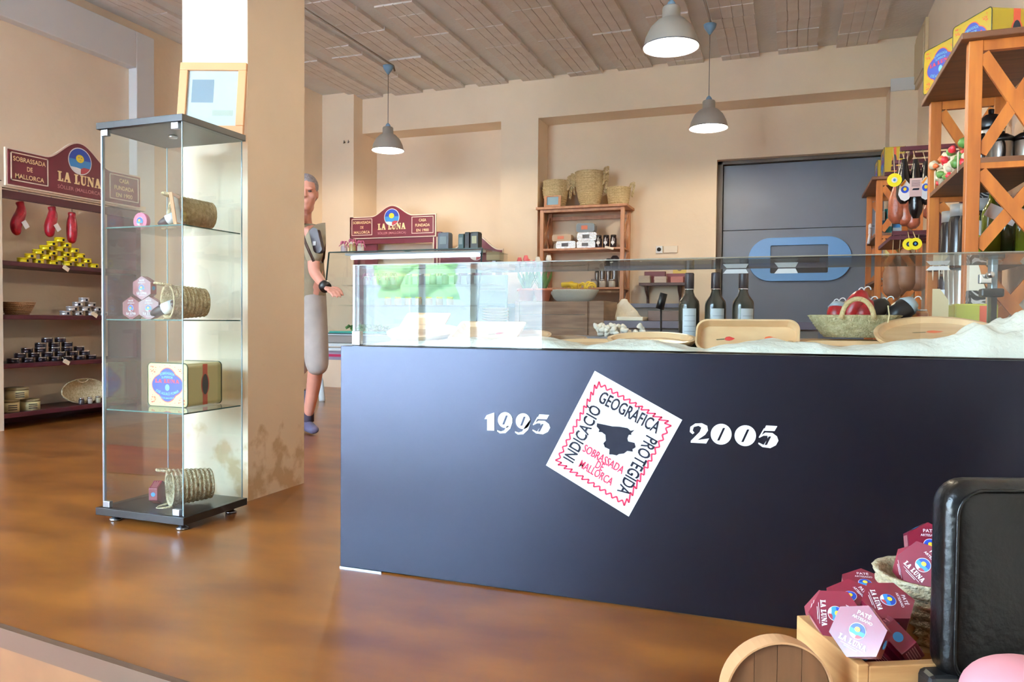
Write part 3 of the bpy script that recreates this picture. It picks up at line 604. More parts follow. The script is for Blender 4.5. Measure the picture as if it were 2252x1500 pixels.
# ------------------------------------------------------------------ hanging lamps
REFL = mat('lamp_reflector', (250, 246, 226), .22, metal=.3, emit=1.3)
LG = mat('lamp_grey', (176, 170, 160), .42, metal=.25); CUPM = mat('blue_grey_plastic', (118, 148, 172), .5)
def lamp(lab, cup_px, X, Y, zb, cable_top):
    t = thing('pendant_lamp', lab, 'lamp', (X, Y, zb)); M = T(X, Y, zb)
    MB().lathe([(.17, 0), (.168, .01), (.155, .06), (.125, .12), (.085, .16), (.056, .175), (.056, .235), (.05, .245), (.001, .25)], 36, 0, M, cap=False).build('lamp_shade', LG, t)
    MB().lathe([(.166, .001), (.15, .058), (.118, .115), (.08, .15), (.001, .162)], 36, 0, M, cap=False).build('reflector', REFL, t)
    MB().lathe([(.171, -.003), (.174, .002), (.168, .006)], 36, 0, M, cap=False).build('shade_rim', mat('dark_rim', (90, 92, 110), .4), t)
    MB().lathe([(.001, .035), (.03, .05), (.034, .075), (.02, .11), (.018, .15)], 18, 0, M).build('bulb', mat('lit_bulb', (255, 246, 214), .4, emit=9), t)
    MB().lathe([(.034, .245), (.02, .275), (.006, .29)], 16, 0, M).build('cable_grip', CUPM, t)
    MB().tube([(X, Y, zb+.28), (X, Y, cable_top)], .0035, 6).build('cable', mat('grey_cable', (120, 112, 100), .6), t)
    MB().lathe([(.008, -.09), (.05, -.03), (.058, 0), (.001, .002)], 20, 0, T(X, Y, cable_top+.07)).build('ceiling_cup', CUPM, t)
    l = bpy.data.lights.new('bulb_light', 'POINT'); l.energy = 55; l.color = (1, .87, .66); l.shadow_soft_size = .03
    o = bpy.data.objects.new('bulb_light', l); COL.objects.link(o); o.parent = t; o.location = (0, 0, .02)
lp1 = at(853, 335, Y=7.14); lamp('grey dome lamp hanging nearest the pillar, in front of the curved shop sign', None, lp1.x, 7.14, at(853, 331, Y=7.14).z, 3.46)
lp2 = at(1558, 287, Y=7.05); lamp('grey dome lamp hanging over the grey door', None, lp2.x, 7.05, at(1558, 282, Y=7.05).z, 3.44)
lp3 = at(1475, 122, Y=4.75); lamp('large looking grey dome lamp hanging closest to the counter, cut by the photo top', None, lp3.x, 4.75, at(1475, 104, Y=4.75).z, 3.44)
for nm, x, y0, y1 in (('ceiling_conduit', -4.03, 4.5, 7.2), ('ceiling_conduit', -.735, 4.5, 7.08)):
    b = MB(); b.tube([(x, y0, 3.545), (x, y1, 3.545), (x, y1+.03, 3.50)], .011, 8); o = b.build(nm, mat('conduit_grey', (140, 126, 112), .5))
    tag(o, 'thin grey conduit along the ceiling above the lamp '+('beside the pillar' if x < -2 else 'over the door'), 'conduit')
# ------------------------------------------------------------------ chilled display behind
dX0, dX1, dYf, dYb, dYt, dz0, dz1 = -4.52, -2.80, 6.6, 7.45, 6.74, .70, 1.535
de = thing('chilled_display', 'glass fronted chilled display counter with curved white leg behind the man', 'display counter', (-3.6, 7, 0))
WM = mat('white_enamel', (226, 234, 236), .3); TEAL = mat('teal_strip', (60, 190, 170), .4)
b = MB(); b.box(dX0+.02, dX1-.02, dYf+.04, dYb, .60, dz0-.02); b.build('body', mat('grey_beige_band', (150, 140, 134), .35), de, bevel=.01)
b = MB(); b.box(dX0, dX1, dYf-.04, dYf+.1, .565, .60); b.box(dX0, dX1, dYf-.03, dYf+.1, .52, .555); b.build('bumper', WM, de, bevel=.008)
MB().box(dX0+.02, dX1, dYf, dYb, .43, .52).build('lower_band', mat('grey_purple_band', (150, 140, 156), .35), de)
MB().box(dX0+.02, dX1, dYf-.006, dYf, .462, .488).build('stripe', mat('crimson_stripe', (166, 24, 70), .4), de)
b = MB(); M = frame((-3.62, 6.9, 0), (1, 0, 0), (0, 0, 1)); b.prism([(-.76, .43), (.76, .43), (.66, .08), (-.66, .08)], -.3, .1, 0, M); b.build('base_panel', WM, de)
b = MB(); b.prism([(-.755, .335), (.755, .335), (.735, .30), (-.735, .30)], .1, .104, 0, M); b.build('stripe', MATS['crimson_stripe'], de)
for x in (-4.66, -2.7):
    for y in (6.62,):
        s_ = 1 if x < -3 else -1
        MB().tube([(x+s_*.0, y, .43), (x+s_*.07, y, .36), (x+s_*.12, y, .2), (x+s_*.14, y, .02), (x+s_*.14, y, 0)], [.02, .03, .032, .034, .03], 10).build('leg', WM, de)
def quadpane(a, b_, c, d, th=.006):
    n = (Vector(b_)-Vector(a)).cross(Vector(d)-Vector(a)).normalized()*th; v = [Vector(p) for p in (a, b_, c, d)]
    return MB().add(v+[p+n for p in v], [(0,1,2,3),(7,6,5,4),(0,4,5,1),(1,5,6,2),(2,6,7,3),(3,7,4,0)])
quadpane((dX0, dYf, dz0), (dX1, dYf, dz0), (dX1, dYt, dz1), (dX0, dYt, dz1)).build('front_pane', GLASS, de)
quadpane((dX0, dYt, dz1), (dX1, dYt, dz1), (dX1, dYb, dz1), (dX0, dYb, dz1)).build('top_pane', GLASS, de)
for x in (dX0, dX1-.006): quadpane((x, dYf, dz0), (x, dYt, dz1), (x, dYb, dz1), (x, dYb, dz0)).build('side_pane', GLASS, de)
DEG = mat('dark_glass_edge', (54, 84, 84), .2); b = MB()
for p, q in (((dX0, dYf, dz0), (dX0, dYt, dz1)), ((dX1, dYf, dz0), (dX1, dYt, dz1)), ((dX0, dYt, dz1), (dX1, dYt, dz1)), ((dX0, dYf, dz0), (dX1, dYf, dz0)), ((-3.66, dYt, dz1), (-3.66, dYb, dz1))): b.beam(p, q, .012, .012)
b.build('pane_edge', DEG, de)
t5 = MB(); t5.tube([(dX0+.22, dYt+.08, dz1-.055), (dX1-.06, dYt+.08, dz1-.055)], .018, 12); t5.build('tube_lamp', mat('lit_tube', (222, 226, 255), .4, emit=5), de)
MB().box(dX0+.16, dX1-.02, dYt+.05, dYt+.14, dz1-.03, dz1-.008).build('lamp_housing', WM, de)
MB().box(dX0+.01, dX1-.01, dYf+.35, dYb-.05, 1.20, 1.206).build('glass_shelf', GLASS, de)
MB().box(dX0+.01, dX1-.01, dYf+.30, dYb-.05, .985, .995).build('glass_shelf', GLASS, de)
MB().box(dX0, dX1, dYb-.03, dYb, dz0, 1.32).build('back_panel', mat('pale_teal_panel', (168, 190, 186), .4), de)
MB().box(dX0+.01, dX1-.01, dYf+.02, dYb, dz0-.02, dz0+.0).build('display_floor', WM, de)
# things in and on the display
def sjar(lab, x, y, z, r, h, body, lidm, group=None, ribbon=False):
    t = thing('jar', lab, 'jar', (x, y, z), group); M = T(x, y, z)
    MB().lathe([(.001, 0), (r, 0), (r*1.04, h*.1), (r*1.04, h*.7), (r*.8, h*.82)], 18, 0, M, cap=False).build('jar_body', body, t)
    MB().lathe([(r*.9, h*.8), (r*.9, h), (.001, h*1.01)], 18, 0, M).build('lid', lidm, t)
    if ribbon:
        b = MB()
        for k in range(7):
            a = 2*pi*k/7; handle(b, (x+.2*r*cos(a), y+.2*r*sin(a), z+h), (x+r*1.1*cos(a), y+r*1.1*sin(a), z+h*1.02), .03, .0045)
            b.tube([(x+r*cos(a), y+r*sin(a), z+h), (x+r*1.7*cos(a), y+r*1.4*sin(a), z+h*(.55+.4*(k % 3)/2))], .004, 5)
        b.build('ribbon', mat('pink_ribbon', (186, 96, 128), .5), t)
    return t
JB = [mat('jar_pink', (206, 190, 196), .25), mat('jar_gold', (180, 160, 110), .25), mat('jar_red_label', (210, 200, 190), .25)]
for i, (px_, lab) in enumerate(((757, 'ribboned jar at the window end of the chilled display top'), (775, 'ribboned gold jar in the middle of three on the display top'), (793, 'ribboned jar with a red label, last of three on the display top'))):
    P = at(px_, 550, Y=6.9); sjar(lab, P.x, 6.9, dz1+.008, .034, .09 if i != 1 else .11, JB[i], CREAM, ribbon=True)
    if i == 2: pass
for i, (px_, w_, h_, c, lab) in enumerate(((979, .12, .17, (112, 122, 132), 'grey blue lidded tin with small label on the display top'), (1018, .06, .15, (60, 92, 92), 'dark green patterned tin on the display top'), (1031, .05, .165, (44, 44, 48), 'narrow black tin between two others on the display top'), (1047, .085, .165, (30, 34, 34), 'black tin with cream label at the far end of the display top'))):
    P = at(px_, 545, Y=6.95); t = thing('square_tin', lab, 'tin', (P.x, 6.95, dz1+.008)); z = dz1+.008
    MB().box(P.x-w_/2, P.x+w_/2, 6.9, 7.0, z, z+h_).build('tin_body', mat('tin_colour_'+'abcd'[i], c, .35), t, bevel=.004); MB().box(P.x-w_*.3, P.x+w_*.3, 6.897, 6.899, z+h_*.35, z+h_*.8).build('label_panel', mat('tin_label_'+'abcd'[i], ((150, 166, 170), (150, 170, 170), (60, 60, 66), (200, 204, 170))[i], .5), t)
    MB().box(P.x-w_*.46, P.x+w_*.46, 6.91, 6.99, z+h_, z+h_+.008).build('lid', mat('tin_colour_'+'abcd'[i], c, .35), t)
P = at(1062, 560, Y=7.3); t = thing('price_scale_head', 'pale box head on a stem at the far end of the chilled display', 'scale', (P.x, 7.62, 0))
MB().box(P.x-.08, P.x+.08, 7.58, 7.7, P.z-.04, P.z+.05).build('head', mat('beige_plastic', (208, 204, 170), .4), t, bevel=.01); MB().box(P.x-.02, P.x+.02, 7.61, 7.66, 0, P.z-.04).build('stem', ALU, t)
for i in range(4):
    x = -4.30+.11*i; sjar('ribboned jar on the upper glass shelf of the chilled display, '+NTH[i]+' from the window end', x, 7.12, 1.2065, .034, .10, JB[i % 3], CREAM, 'jars on the upper glass shelf', ribbon=True)
for i in range(6):
    sjar('plain dull jar on the upper glass shelf, '+NTH[i]+' after the ribboned ones', -3.78+.14*i, 7.1, 1.2065, .036, .12, mat('jar_dull', (110, 108, 104), .25), SL, 'plain jars on the upper glass shelf')
for i in range(7):
    sjar('yellow lidded jar on the lower glass shelf, '+NTH[i]+' from the window end', -4.0+.12*i, 7.05, .9955, .036, .085, JB[1], YC, 'yellow lidded jars on the lower glass shelf')
b = MB(); random.seed(5)
t = thing('display_tray', 'teal edged tray of greens at the window end of the chilled display', 'tray', (-4.3, 6.85, dz0))
MB().box(-4.46, -3.9, 6.66, 7.1, dz0+.001, dz0+.02).build('tray_base', TEAL, t); 
for k in range(70): b.lathe([(.001, -.02), (.022, 0), (.001, .02)], 5, 0, T(random.uniform(-4.3, -3.95), random.uniform(6.7, 7.0), dz0+.03+random.random()*.05) @ rz(random.random()*180) @ rx(random.random()*90))
b.build('herbs', GREEN, t)['kind'] = 'stuff'
t = thing('yellow_dish', 'pale yellow oval dish inside the chilled display', 'dish', (-4.35, 7.2, dz0)); MB().lathe([(.001, 0), (.06, 0), (.13, .03), (.12, .03), (.055, .008), (.001, .008)], 28, 0, T(-4.33, 7.22, dz0+.003)).build('dish_body', mat('pale_yellow', (206, 200, 130), .3), t)
P = at(1090, 700, Y=6.3)
for k in range(9):
    z = .74+k*.024
    t = thing('plate', ('topmost' if k == 8 else 'lowest' if k == 0 else ORD[k-1 if k < 7 else 5]+' from the lowest' if k < 7 else 'last but one')+' white plate in the stack beyond the chilled display', 'plate', (P.x, 6.3, z), 'stacked white plates')
    MB().lathe([(.001, 0), (.07, 0), (.12, .018), (.125, .022), (.118, .022), (.068, .006), (.001, .006)], 28, 0, T(P.x, 6.3, z)).build('plate_body', mat('cream_china', (226, 222, 206), .25), t)
t = thing('side_table', 'small pale table under the plate stack', 'table', (P.x, 6.3, 0)); MB().box(P.x-.2, P.x+.2, 6.1, 6.5, .71, .738).build('tabletop', CRATEW, t)
for sx in (-1, 1):
    for sy in (-1, 1): MB().box(P.x+sx*.17-.02, P.x+sx*.17+.02, 6.3+sy*.17-.02, 6.3+sy*.17+.02, 0, .71).build('leg', CRATEW, t)
# ------------------------------------------------------------------ pine shelves with crossed sides
def rack(lab, x0, x1, y0, y1, zsh, ztop, sides, woodm, topm, ps=.042, oh=.04):
    """sides: 'x' = crosses on the two x ends, 'y' = crosses on the y ends"""
    t = thing('crossed_shelf', lab, 'shelf', ((x0+x1)/2, (y0+y1)/2, 0))
    for x in (x0, x1-ps):
        for y in (y0, y1-ps): MB().box(x, x+ps, y, y+ps, 0, ztop-.02).build('post', woodm, t, bevel=.003)
    MB().box(x0-oh, x1+(.005 if sides == 'y' else oh), y0-oh, y1+(oh if sides == 'y' else .01), ztop-.02, ztop+.008).build('top_board', topm if topm else woodm, t, bevel=.005)
    for z in zsh: 
        MB().box(x0+.004, x1-.004, y0+.004, y1-.004, z-.022, z).build('shelf_board', topm if topm else woodm, t)
        if sides == 'y':
            for y in (y0+.004, y1-ps+.006): MB().box(x0+ps, x1-ps, y, y+.03, z-.048, z-.0225).build('rail', woodm, t)
    lv = sorted(zsh)+[ztop-.02]
    if sides == 'y': 
        for y in (y0+.006, y1-ps+.006): MB().box(x0+ps, x1-ps, y, y+.03, ztop-.065, ztop-.0205).build('rail', woodm, t)
    else: MB().box(x0+ps, x1-ps, y0+.004, y0+.024, ztop-.05, ztop-.0205).build('rail', woodm, t); MB().box(x0+ps, x1-ps, y1-.03, y1-.01, ztop-.1, ztop-.06).build('rail', woodm, t)
    for a, c in zip(lv[:-1], lv[1:]):
        if c < .7: continue
        for e in (0, 1):
            for s_ in (0, 1):
                if sides == 'y':
                    y = (y0 if e == 0 else y1-ps)+.012+.006*s_; p, q = (x0+ps, y, (a+.02) if s_ else c-.06), (x1-ps, y, (c-.06) if s_ else a+.02); MB().beam(p, q, .018, .05, upv=(0, 0, 1)).build('cross_brace', woodm, t)
                else:
                    x = (x0 if e == 0 else x1-ps)+.012+.006*s_; p, q = (x, y0+ps, (a+.02) if s_ else c-.06), (x, y1-ps, (c-.06) if s_ else a+.02); MB().beam(p, q, .014, .042).build('cross_brace', woodm, t)
    return t
# C: against the back wall
eX0, eX1, eY0, eY1 = -2.70, -1.735, 8.2, 8.56
zc1, zc2 = at(1290, 545, Y=8.21).z, at(1290, 632, Y=8.21).z; zct = at(1290, 453, Y=8.18).z
rack('pale pine shelf with crossed sides against the back wall beside the narrow pilaster', eX0, eX1, eY0, eY1, [.35, zc2-.45, zc2, zc1], zct, 'x', PINEP, None)
def stackb(lab, px_, r, h, n, flare, z0, Y=8.36, hnd=True):
    P = at(px_, 450, Y=Y); out = []
    t = thing('palm_basket', lab, 'basket', (P.x, Y, z0))
    b = MB(); basket(b, r*.72, r, h, 8, 0, T(P.x, Y, z0)); b.build('basket_body', ESP, t)
    return t, P.x
def nested(px_, specs, grp, where, Y=8.36):
    P = at(px_, 450, Y=Y); z = zct+.009
    for i, (r0, r1, h, dz, hs) in enumerate(specs):
        t = thing('palm_basket', where[i], 'basket', (P.x, Y, z), grp)
        b = MB(); basket(b, r0, r1, h, max(4, int(h/.022)), 0, T(P.x, Y, z) @ rx(random.uniform(-2, 2)), n=36); b.build('basket_body', ESP, t)
        for s_ in hs:
            b = MB(); xx = P.x+s_*r1*.98; p0 = Vector((xx, Y-.03, z+h*.98)); pts = [p0, p0+Vector((s_*.02, -.004, .05)), p0+Vector((s_*.045, .02, .06)), p0+Vector((s_*.035, .03, -.02)), p0+Vector((s_*.02, .03, -.09))]
            braid(b, pts, .012); b.build('basket_handle', ESP, t)
        z += dz
nested(1222, [(.10, .145, .17, .044, ()), (.105, .150, .16, .044, (1,)), (.11, .152, .15, .044, (1,)), (.115, .150, .14, .034, (1,)), (.12, .146, .14, .034, (1,))], 'palm baskets nested at the pilaster end of the shelf top', [q+' nested basket behind the small blue card frame' for q in ('lowest', 'second', 'middle', 'fourth', 'topmost')])
nested(1297, [(.10, .150, .21, .056, ()), (.12, .158, .19, .056, (1, -1)), (.125, .163, .17, .056, (1, -1)), (.13, .166, .16, .056, (1, -1)), (.13, .168, .16, .04, (1,))], 'tall stack of palm baskets in the middle of the shelf top', [q+' basket of the tall middle stack on the pale shelf' for q in ('lowest', 'second', 'middle', 'fourth', 'topmost')])
nested(1360, [(.105, .126, .13, .035, ()), (.11, .130, .12, .035, ()), (.11, .134, .12, .03, (1,))], 'palm baskets stacked at the door end of the shelf top', [q+' straight sided basket at the door end of the shelf top' for q in ('lowest', 'middle', 'topmost')])
P = at(1217, 440, Y=8.22); t = thing('picture_frame', 'small pine frame with a pale blue card on the pale shelf top', 'picture frame', (P.x, 8.2, zct+.009)); M = frame((P.x-.098, 8.19, zct+.009), (1, 0, 0), (0, .15, 1)); b = MB(); W_, H_ = .196, .125
for x0, x1, y0, y1 in ((0, W_, 0, .02), (0, W_, H_-.012, H_), (0, .03, .02, H_-.012), (W_-.03, W_, .02, H_-.012)): b.box(x0, x1, y0, y1, 0, .014, 0, M)
b.build('frame', PINEP, t); MB().box(.03, W_-.03, .02, H_-.012, .002, .006, 0, M).build('blue_card', mat('pale_blue_card', (150, 182, 196), .5), t)
# on the upper board
z = zc1+.001
def pack(lab, x0, y_t, w_, h_, zz, m, m2, yy=8.26, dpt=.12, foil=True):
    t = thing('vacuum_pack' if foil else 'gift_box', lab, 'package' if foil else 'box', (x0, yy, zz))
    b = MB(); b.prism(rrect(w_, h_, h_*.28), 0, dpt, 0, frame((x0+w_/2, yy+dpt, zz+h_/2), (1, 0, 0), (0, 0, 1))); b.build('pack_body', m, t, bevel=.005)
    b = MB(); b.box(x0+w_*.28, x0+w_*.62, yy-.002, yy-.0005, zz+h_*.3, zz+h_*.75); b.build('label_panel', m2, t); return t
FOIL = mat('silver_foil', (226, 220, 216), .2, metal=.8, bump=.8, bscale=60); INKM = mat('pack_label', (90, 84, 84), .5)
X = lambda px_: at(px_, 530, Y=8.26).x
pack('silver foil pack, lower of the pair at the pilaster end', X(1223), 0, X(1266)-X(1223), .085, z, FOIL, INKM)
pack('silver foil pack, lower of the pair beside the dark jars', X(1268), 0, X(1309)-X(1268), .08, z, FOIL, INKM)
pack('silver foil pack stacked under the grey picture box', X(1269), 0, X(1312)-X(1269), .095, z+.082, FOIL, INKM)
pack('tan and brown box with an orange mark stacked at the pilaster end', X(1214), 0, X(1256)-X(1214), .075, z+.087, mat('tan_box', (186, 150, 110), .4), mat('orange_mark', (196, 96, 50), .5), foil=False)
pack('grey box with an orange picture topping the foil packs', X(1267), 0, X(1307)-X(1267), .10, z+.179, mat('grey_box', (120, 124, 128), .4), mat('orange_mark', (196, 96, 50), .5), foil=False)
pack('plain tan box half hidden behind the left foil pack', X(1209), 0, .09, .075, z, MATS['tan_box'], mat('tan_box_panel', (206, 190, 160), .5), yy=8.4, foil=False)
for i, px_ in enumerate((1317, 1333, 1349)):
    P = at(px_, 530, Y=8.28); sjar('small dark jar with white mark, '+('beside the foil packs', 'middle of three', 'next to the shelf post')[i], P.x, 8.28, z, .034, .14, DC, mat('dark_lid', (36, 26, 28), .4), 'dark jars on the upper board')
    t = bpy.data.objects[[o.name for o in COL.objects if o.name.startswith('jar') and o.parent is None][-1]]
    b = MB(); M = frame((P.x, 8.28-.0362, z+.055), (1,0,0), (0,0,1)); b.add([(x, y, 0) for x, y in ell(.02, .018, 16)], [tuple(range(16))], 0, False, M); b.box(-.004, .004, -.03, .06, 0, .0005, 0, M); b.build('white_mark', WHT, t)
P = at(1340, 545, Y=8.19); t = tag(MB().box(-.05, .05, -.001, .001, -.012, .012, 0, T(P.x, 8.188, P.z) @ ry(14)).build('price_strip', CREAM), 'small cream price strip on the edge of the pale shelf', 'price tag')
# second board: mills, jars and a ribbon basket
z = zc2+.001
for i, (px_, h_, r, lab) in enumerate(((1313, .23, .03, 'short dark mill nearest the ribbon basket'), (1325, .27, .034, 'pepper mill second from the ribbon basket'), (1338, .33, .036, 'tall mill in front of the tallest one'), (1352, .36, .045, 'tallest dark topped mill by the post'))):
    P = at(px_, 600, Y=8.4); t = thing('pepper_mill', lab, 'mill', (P.x, 8.4, z)); M = T(P.x, 8.4, z)
    MB().lathe([(.001, 0), (r, 0), (r, h_*.1), (r*.7, h_*.35), (r*.85, h_*.7), (r*.8, h_*.8)], 20, 0, M).build('mill_body', mat('smoky_steel', (130, 124, 122), .25, metal=.7), t)
    MB().lathe([(r*.5, h_*.8), (r, h_*.84), (r*1.05, h_*.93), (r*.6, h_), (.001, h_)], 20, 0, M).build('mill_top', mat('dark_top', (60, 48, 50), .3), t)
for i, px_ in enumerate((1306, 1325, 1346)):
    P = at(px_, 620, Y=8.26); sjar('clear squat jar at the front of the mills, '+('next to the ribbon basket', 'in the middle', 'next to the post')[i], P.x, 8.26, z, .036, .09, mat('pale_jar_fill', (176, 168, 160), .2), SL, 'squat jars in front of the mills')
P = at(1262, 648, Y=7.9); t = thing('ribbon_basket', 'white bowl shaped basket with yellow ribbon before the pale shelf', 'basket', (P.x, 7.9, P.z-.12))
zb = P.z-.10; b = MB(); b.lathe([(.001, 0), (.15, 0), (.22, .06), (.27, .14), (.275, .15), (.255, .15), (.2, .06), (.001, .012)], 32, 0, T(P.x, 7.9, zb), sy=.7, wob=lambda a, z, j: .01*sin(a*22+j*1.6)); b.build('basket_body', mat('white_wicker', (222, 222, 208), .7, bump=.8, bscale=90), t)
b = MB(); random.seed(2)
for k in range(9):
    a = random.uniform(0, 6.28); q = Vector((P.x+.05+random.uniform(-.12, .12), 7.85, zb+.16)); handle(b, q, q+Vector((.09*cos(a), .02, .01)), random.uniform(.03, .08), .012)
b.tube([(P.x-.1, 7.8, zb+.2), (P.x-.02, 7.78, zb+.21), (P.x+.07, 7.78, zb+.19)], [.03, .02, .03], 8); b.build('ribbon', mat('yellow_ribbon', (226, 190, 60), .5), t)
t = thing('worktop', 'dark blue grey back counter running under the pale shelf', 'counter', (-1.5, 7.5, 0))
zt = zb-.004; MB().box(-2.9, -.95, 7.55, 8.15, zt-.04, zt).build('counter_top', mat('grey_blue_top', (98, 96, 112), .4), t); MB().box(-2.85, -1.0, 7.6, 8.1, 0, zt-.04).build('cabinet_body', mat('grey_beige_body', (140, 130, 118), .5), t)
# tulips in pots
for i, (px_, fl, lab) in enumerate(((1158, (206, 96, 96), 'terracotta pot of pink tulips beside the plate stack'), (1193, (236, 232, 222), 'terracotta pot of white tulips next to the pink ones'))):
    P = at(px_, 662, Y=5.6); t = thing('potted_tulips', lab, 'plant', (P.x, 5.6, P.z)); M = T(P.x, 5.6, P.z); h_ = at(px_, 635, Y=5.6).z-P.z
    MB().lathe([(.001, 0), (.05, 0), (.068, h_*.8), (.076, h_*.8), (.076, h_), (.06, h_), (.055, h_*.8), (.001, h_*.8)], 26, 0, M).build('pot', TERR, t)
    b = MB(); f2 = MB()
    for k in range(9):
        a = 2*pi*k/9+i; tip = Vector((P.x+.09*cos(a), 5.6+.07*sin(a), P.z+h_+.13+.03*(k % 3))); base = Vector((P.x+.02*cos(a), 5.6, P.z+h_*.8))
        mid = base.lerp(tip, .5)+Vector((.02*cos(a), 0, .02)); sd = Vector((-sin(a), cos(a), 0))*.014
        b.add([base-sd*.5, base+sd*.5, mid+sd, mid-sd, tip], [(0, 1, 2, 3), (3, 2, 4)])
    for k in range(4):
        a = 1.6*k+i; hd = Vector((P.x+.06*cos(a), 5.6+.04*sin(a), P.z+h_+.17+.012*k)); b.tube([(P.x, 5.6, P.z+h_*.8), hd], .004, 5); f2.lathe([(.001, -.01), (.02, .004), (.024, .02), (.014, .05), (.001, .05)], 8, 0, T(*hd))
    b.build('leaves', GREEN, t); f2.build('petals', mat('petal_'+'ab'[i], fl, .5), t)
# weathered crate the pots stand on
zt = at(1180, 664, Y=5.6).z-.002
c0 = at(1132, 665, Y=5.4).x; c1 = at(1296, 668, Y=5.4).x
t = thing('wooden_crate', 'weathered wooden crate behind the counter glass under the tulip pots', 'crate', ((c0+c1)/2, 5.6, 0))
for k in range(3): MB().box(c0, c1, 5.4, 5.42, zt-.1*(k+1)+.004, zt-.1*k, 0).build('plank', GREYW, t, bevel=.002)
MB().box(c0, c1, 5.42, 5.84, zt-.02, zt-.001).build('lid_board', GREYW, t); MB().box(c1, c1+.11, 5.395, 5.84, zt-.40, zt+.004).build('end_panel', GREYW, t, bevel=.003); MB().box(c0, c1, 5.42, 5.84, 0, zt-.302).build('crate_base', GREYW, t)
for x in (c0+.02, c1-.03): MB().box(x, x+.02, 5.388, 5.4, zt-.30, zt).build('batten', GREYW, t)
# wall switch and bracket shelf with leaflets
s0, s1 = at(1443, 542, Y=8.59), at(1490, 556, Y=8.59)
t = thing('thermostat', 'white square thermostat with black dial and blank plate on the back wall', 'switch', (s0.x, 8.59, s0.z)); zz = s1.z
MB().box(s0.x, s0.x+.075, 8.57, 8.6, zz, zz+.08).build('dial_plate', WHT, t, bevel=.004); MB().box(s0.x+.085, s1.x, 8.575, 8.6, zz+.002, zz+.08).build('blank_plate', CREAM, t, bevel=.004); MB().lathe([(.022, 0), (.022, .012), (.001, .014)], 20, 0, frame((s0.x+.037, 8.57, zz+.04), (1, 0, 0), (0, 0, 1))).build('dial', PLB, t)
a_, b_ = at(1405, 622, Y=8.4), at(1512, 622, Y=8.4); zz = a_.z
t = thing('wall_shelf', 'dark bracket shelf with leaflets beside the pale pine shelf', 'shelf', (a_.x, 8.5, zz)); DW = mat('dark_brown_wood', (78, 50, 44), .5)
MB().box(a_.x, b_.x, 8.4, 8.598, zz-.03, zz).build('shelf_board', DW, t)
for x in (a_.x+.07, b_.x-.1): 
    b = MB(); b.prism([(0, 0), (-.17, 0), (-.14, -.06), (-.04, -.12), (-.02, -.24), (0, -.24)], -.012, .012, 0, frame((x, 8.598, zz-.03), (0, 1, 0), (0, 0, 1))); b.build('bracket', DW, t)
for i, (x0, x1, h_, c, lab, yy) in enumerate(((1404, 1430, .08, (196, 176, 160), 'pale stack of leaflets at the pale shelf end of the bracket shelf', 8.41), (1438, 1466, .07, (214, 190, 176), 'pale stack of leaflets in the middle of the bracket shelf', 8.41), (1474, 1503, .065, (196, 124, 116), 'pink stack of leaflets near the bottles on the bracket shelf', 8.41), (1417, 1463, .13, (110, 40, 48), 'dark red display box standing behind the leaflets', 8.52), (1465, 1512, .105, (120, 46, 50), 'lower dark red box behind the pink leaflets', 8.52))):
    p0, p1 = at(x0, 612, Y=yy).x, at(x1, 612, Y=yy).x; t = thing('leaflet_stack' if i < 3 else 'display_box', lab, 'leaflets' if i < 3 else 'box', (p0, yy, zz+.001))
    if i < 3:
        n_ = 6
        for k in range(n_): MB().box(p0+random.uniform(0, .006), p1-random.uniform(0, .006), yy, yy+.09, zz+.001+k*h_/n_, zz+.001+(k+.9)*h_/n_).build('leaflet', mat('leaflet_'+'abc'[i], c, .6), t)
    else: MB().box(p0, p1, yy, yy+.06, zz+.001, zz+.001+h_).build('box_body', mat('box_red_'+'ab'[i-3], c, .5), t, bevel=.003)
y0_, y1_ = at(1480, 600, Y=8.585), at(1509, 586, Y=8.585)
t = thing('yellow_notice', 'yellow notice on the wall above the bracket shelf', 'notice', (y0_.x, 8.59, y0_.z)); MB().box(y0_.x, y1_.x, 8.585, 8.5995, y0_.z-.04, y1_.z).build('notice_board', mat('notice_yellow', (224, 190, 90), .5), t); MB().add([(x, y, .0005) for x, y in ell(.025, .02, 14)], [tuple(range(14))], 0, False, frame(((y0_.x+y1_.x)/2, 8.585, y1_.z-.03), (1,0,0), (0,0,1))).build('printed_mark', mat('notice_ink', (130, 100, 60), .5), t)
# low side counter with packing things
wz = at(1420, 706, Y=5.6).z; t = thing('side_counter', 'dark side counter behind the serving counter', 'counter', (-1.0, 5.7, 0)); x0 = at(1338, 700, Y=5.6).x
MB().box(x0, x0+1.5, 5.4, 6.1, wz-.05, wz).build('counter_top', mat('side_top', (96, 84, 96), .45), t); MB().box(x0+.04, x0+1.46, 5.45, 6.06, 0, wz-.05).build('cabinet_body', mat('side_body', (120, 104, 92), .5), t)
p0, p1 = at(1365, 693, Y=5.6), at(1422, 693, Y=5.6); t = tag(MB().box(p0.x, p1.x, 5.45, 5.75, wz+.001, wz+.03).build('cutting_board', mat('pale_board', (230, 220, 196), .5), bevel=.004), 'pale cutting board on the dark side counter', 'board')
p0, p1 = at(1430, 688, Y=5.7), at(1498, 688, Y=5.7); t = tag(MB().box(p0.x, p1.x, 5.6, 5.9, wz+.001, wz+.075).build('brown_box', mat('brown_box', (112, 88, 78), .6), bevel=.003), 'flat brown box on the side counter beside the cutting board', 'box')
P = at(1373, 690, Y=5.9); t = thing('cloth_cone', 'crumpled cream cloth peak behind the cutting board', 'cloth', (P.x, 5.9, wz+.001))
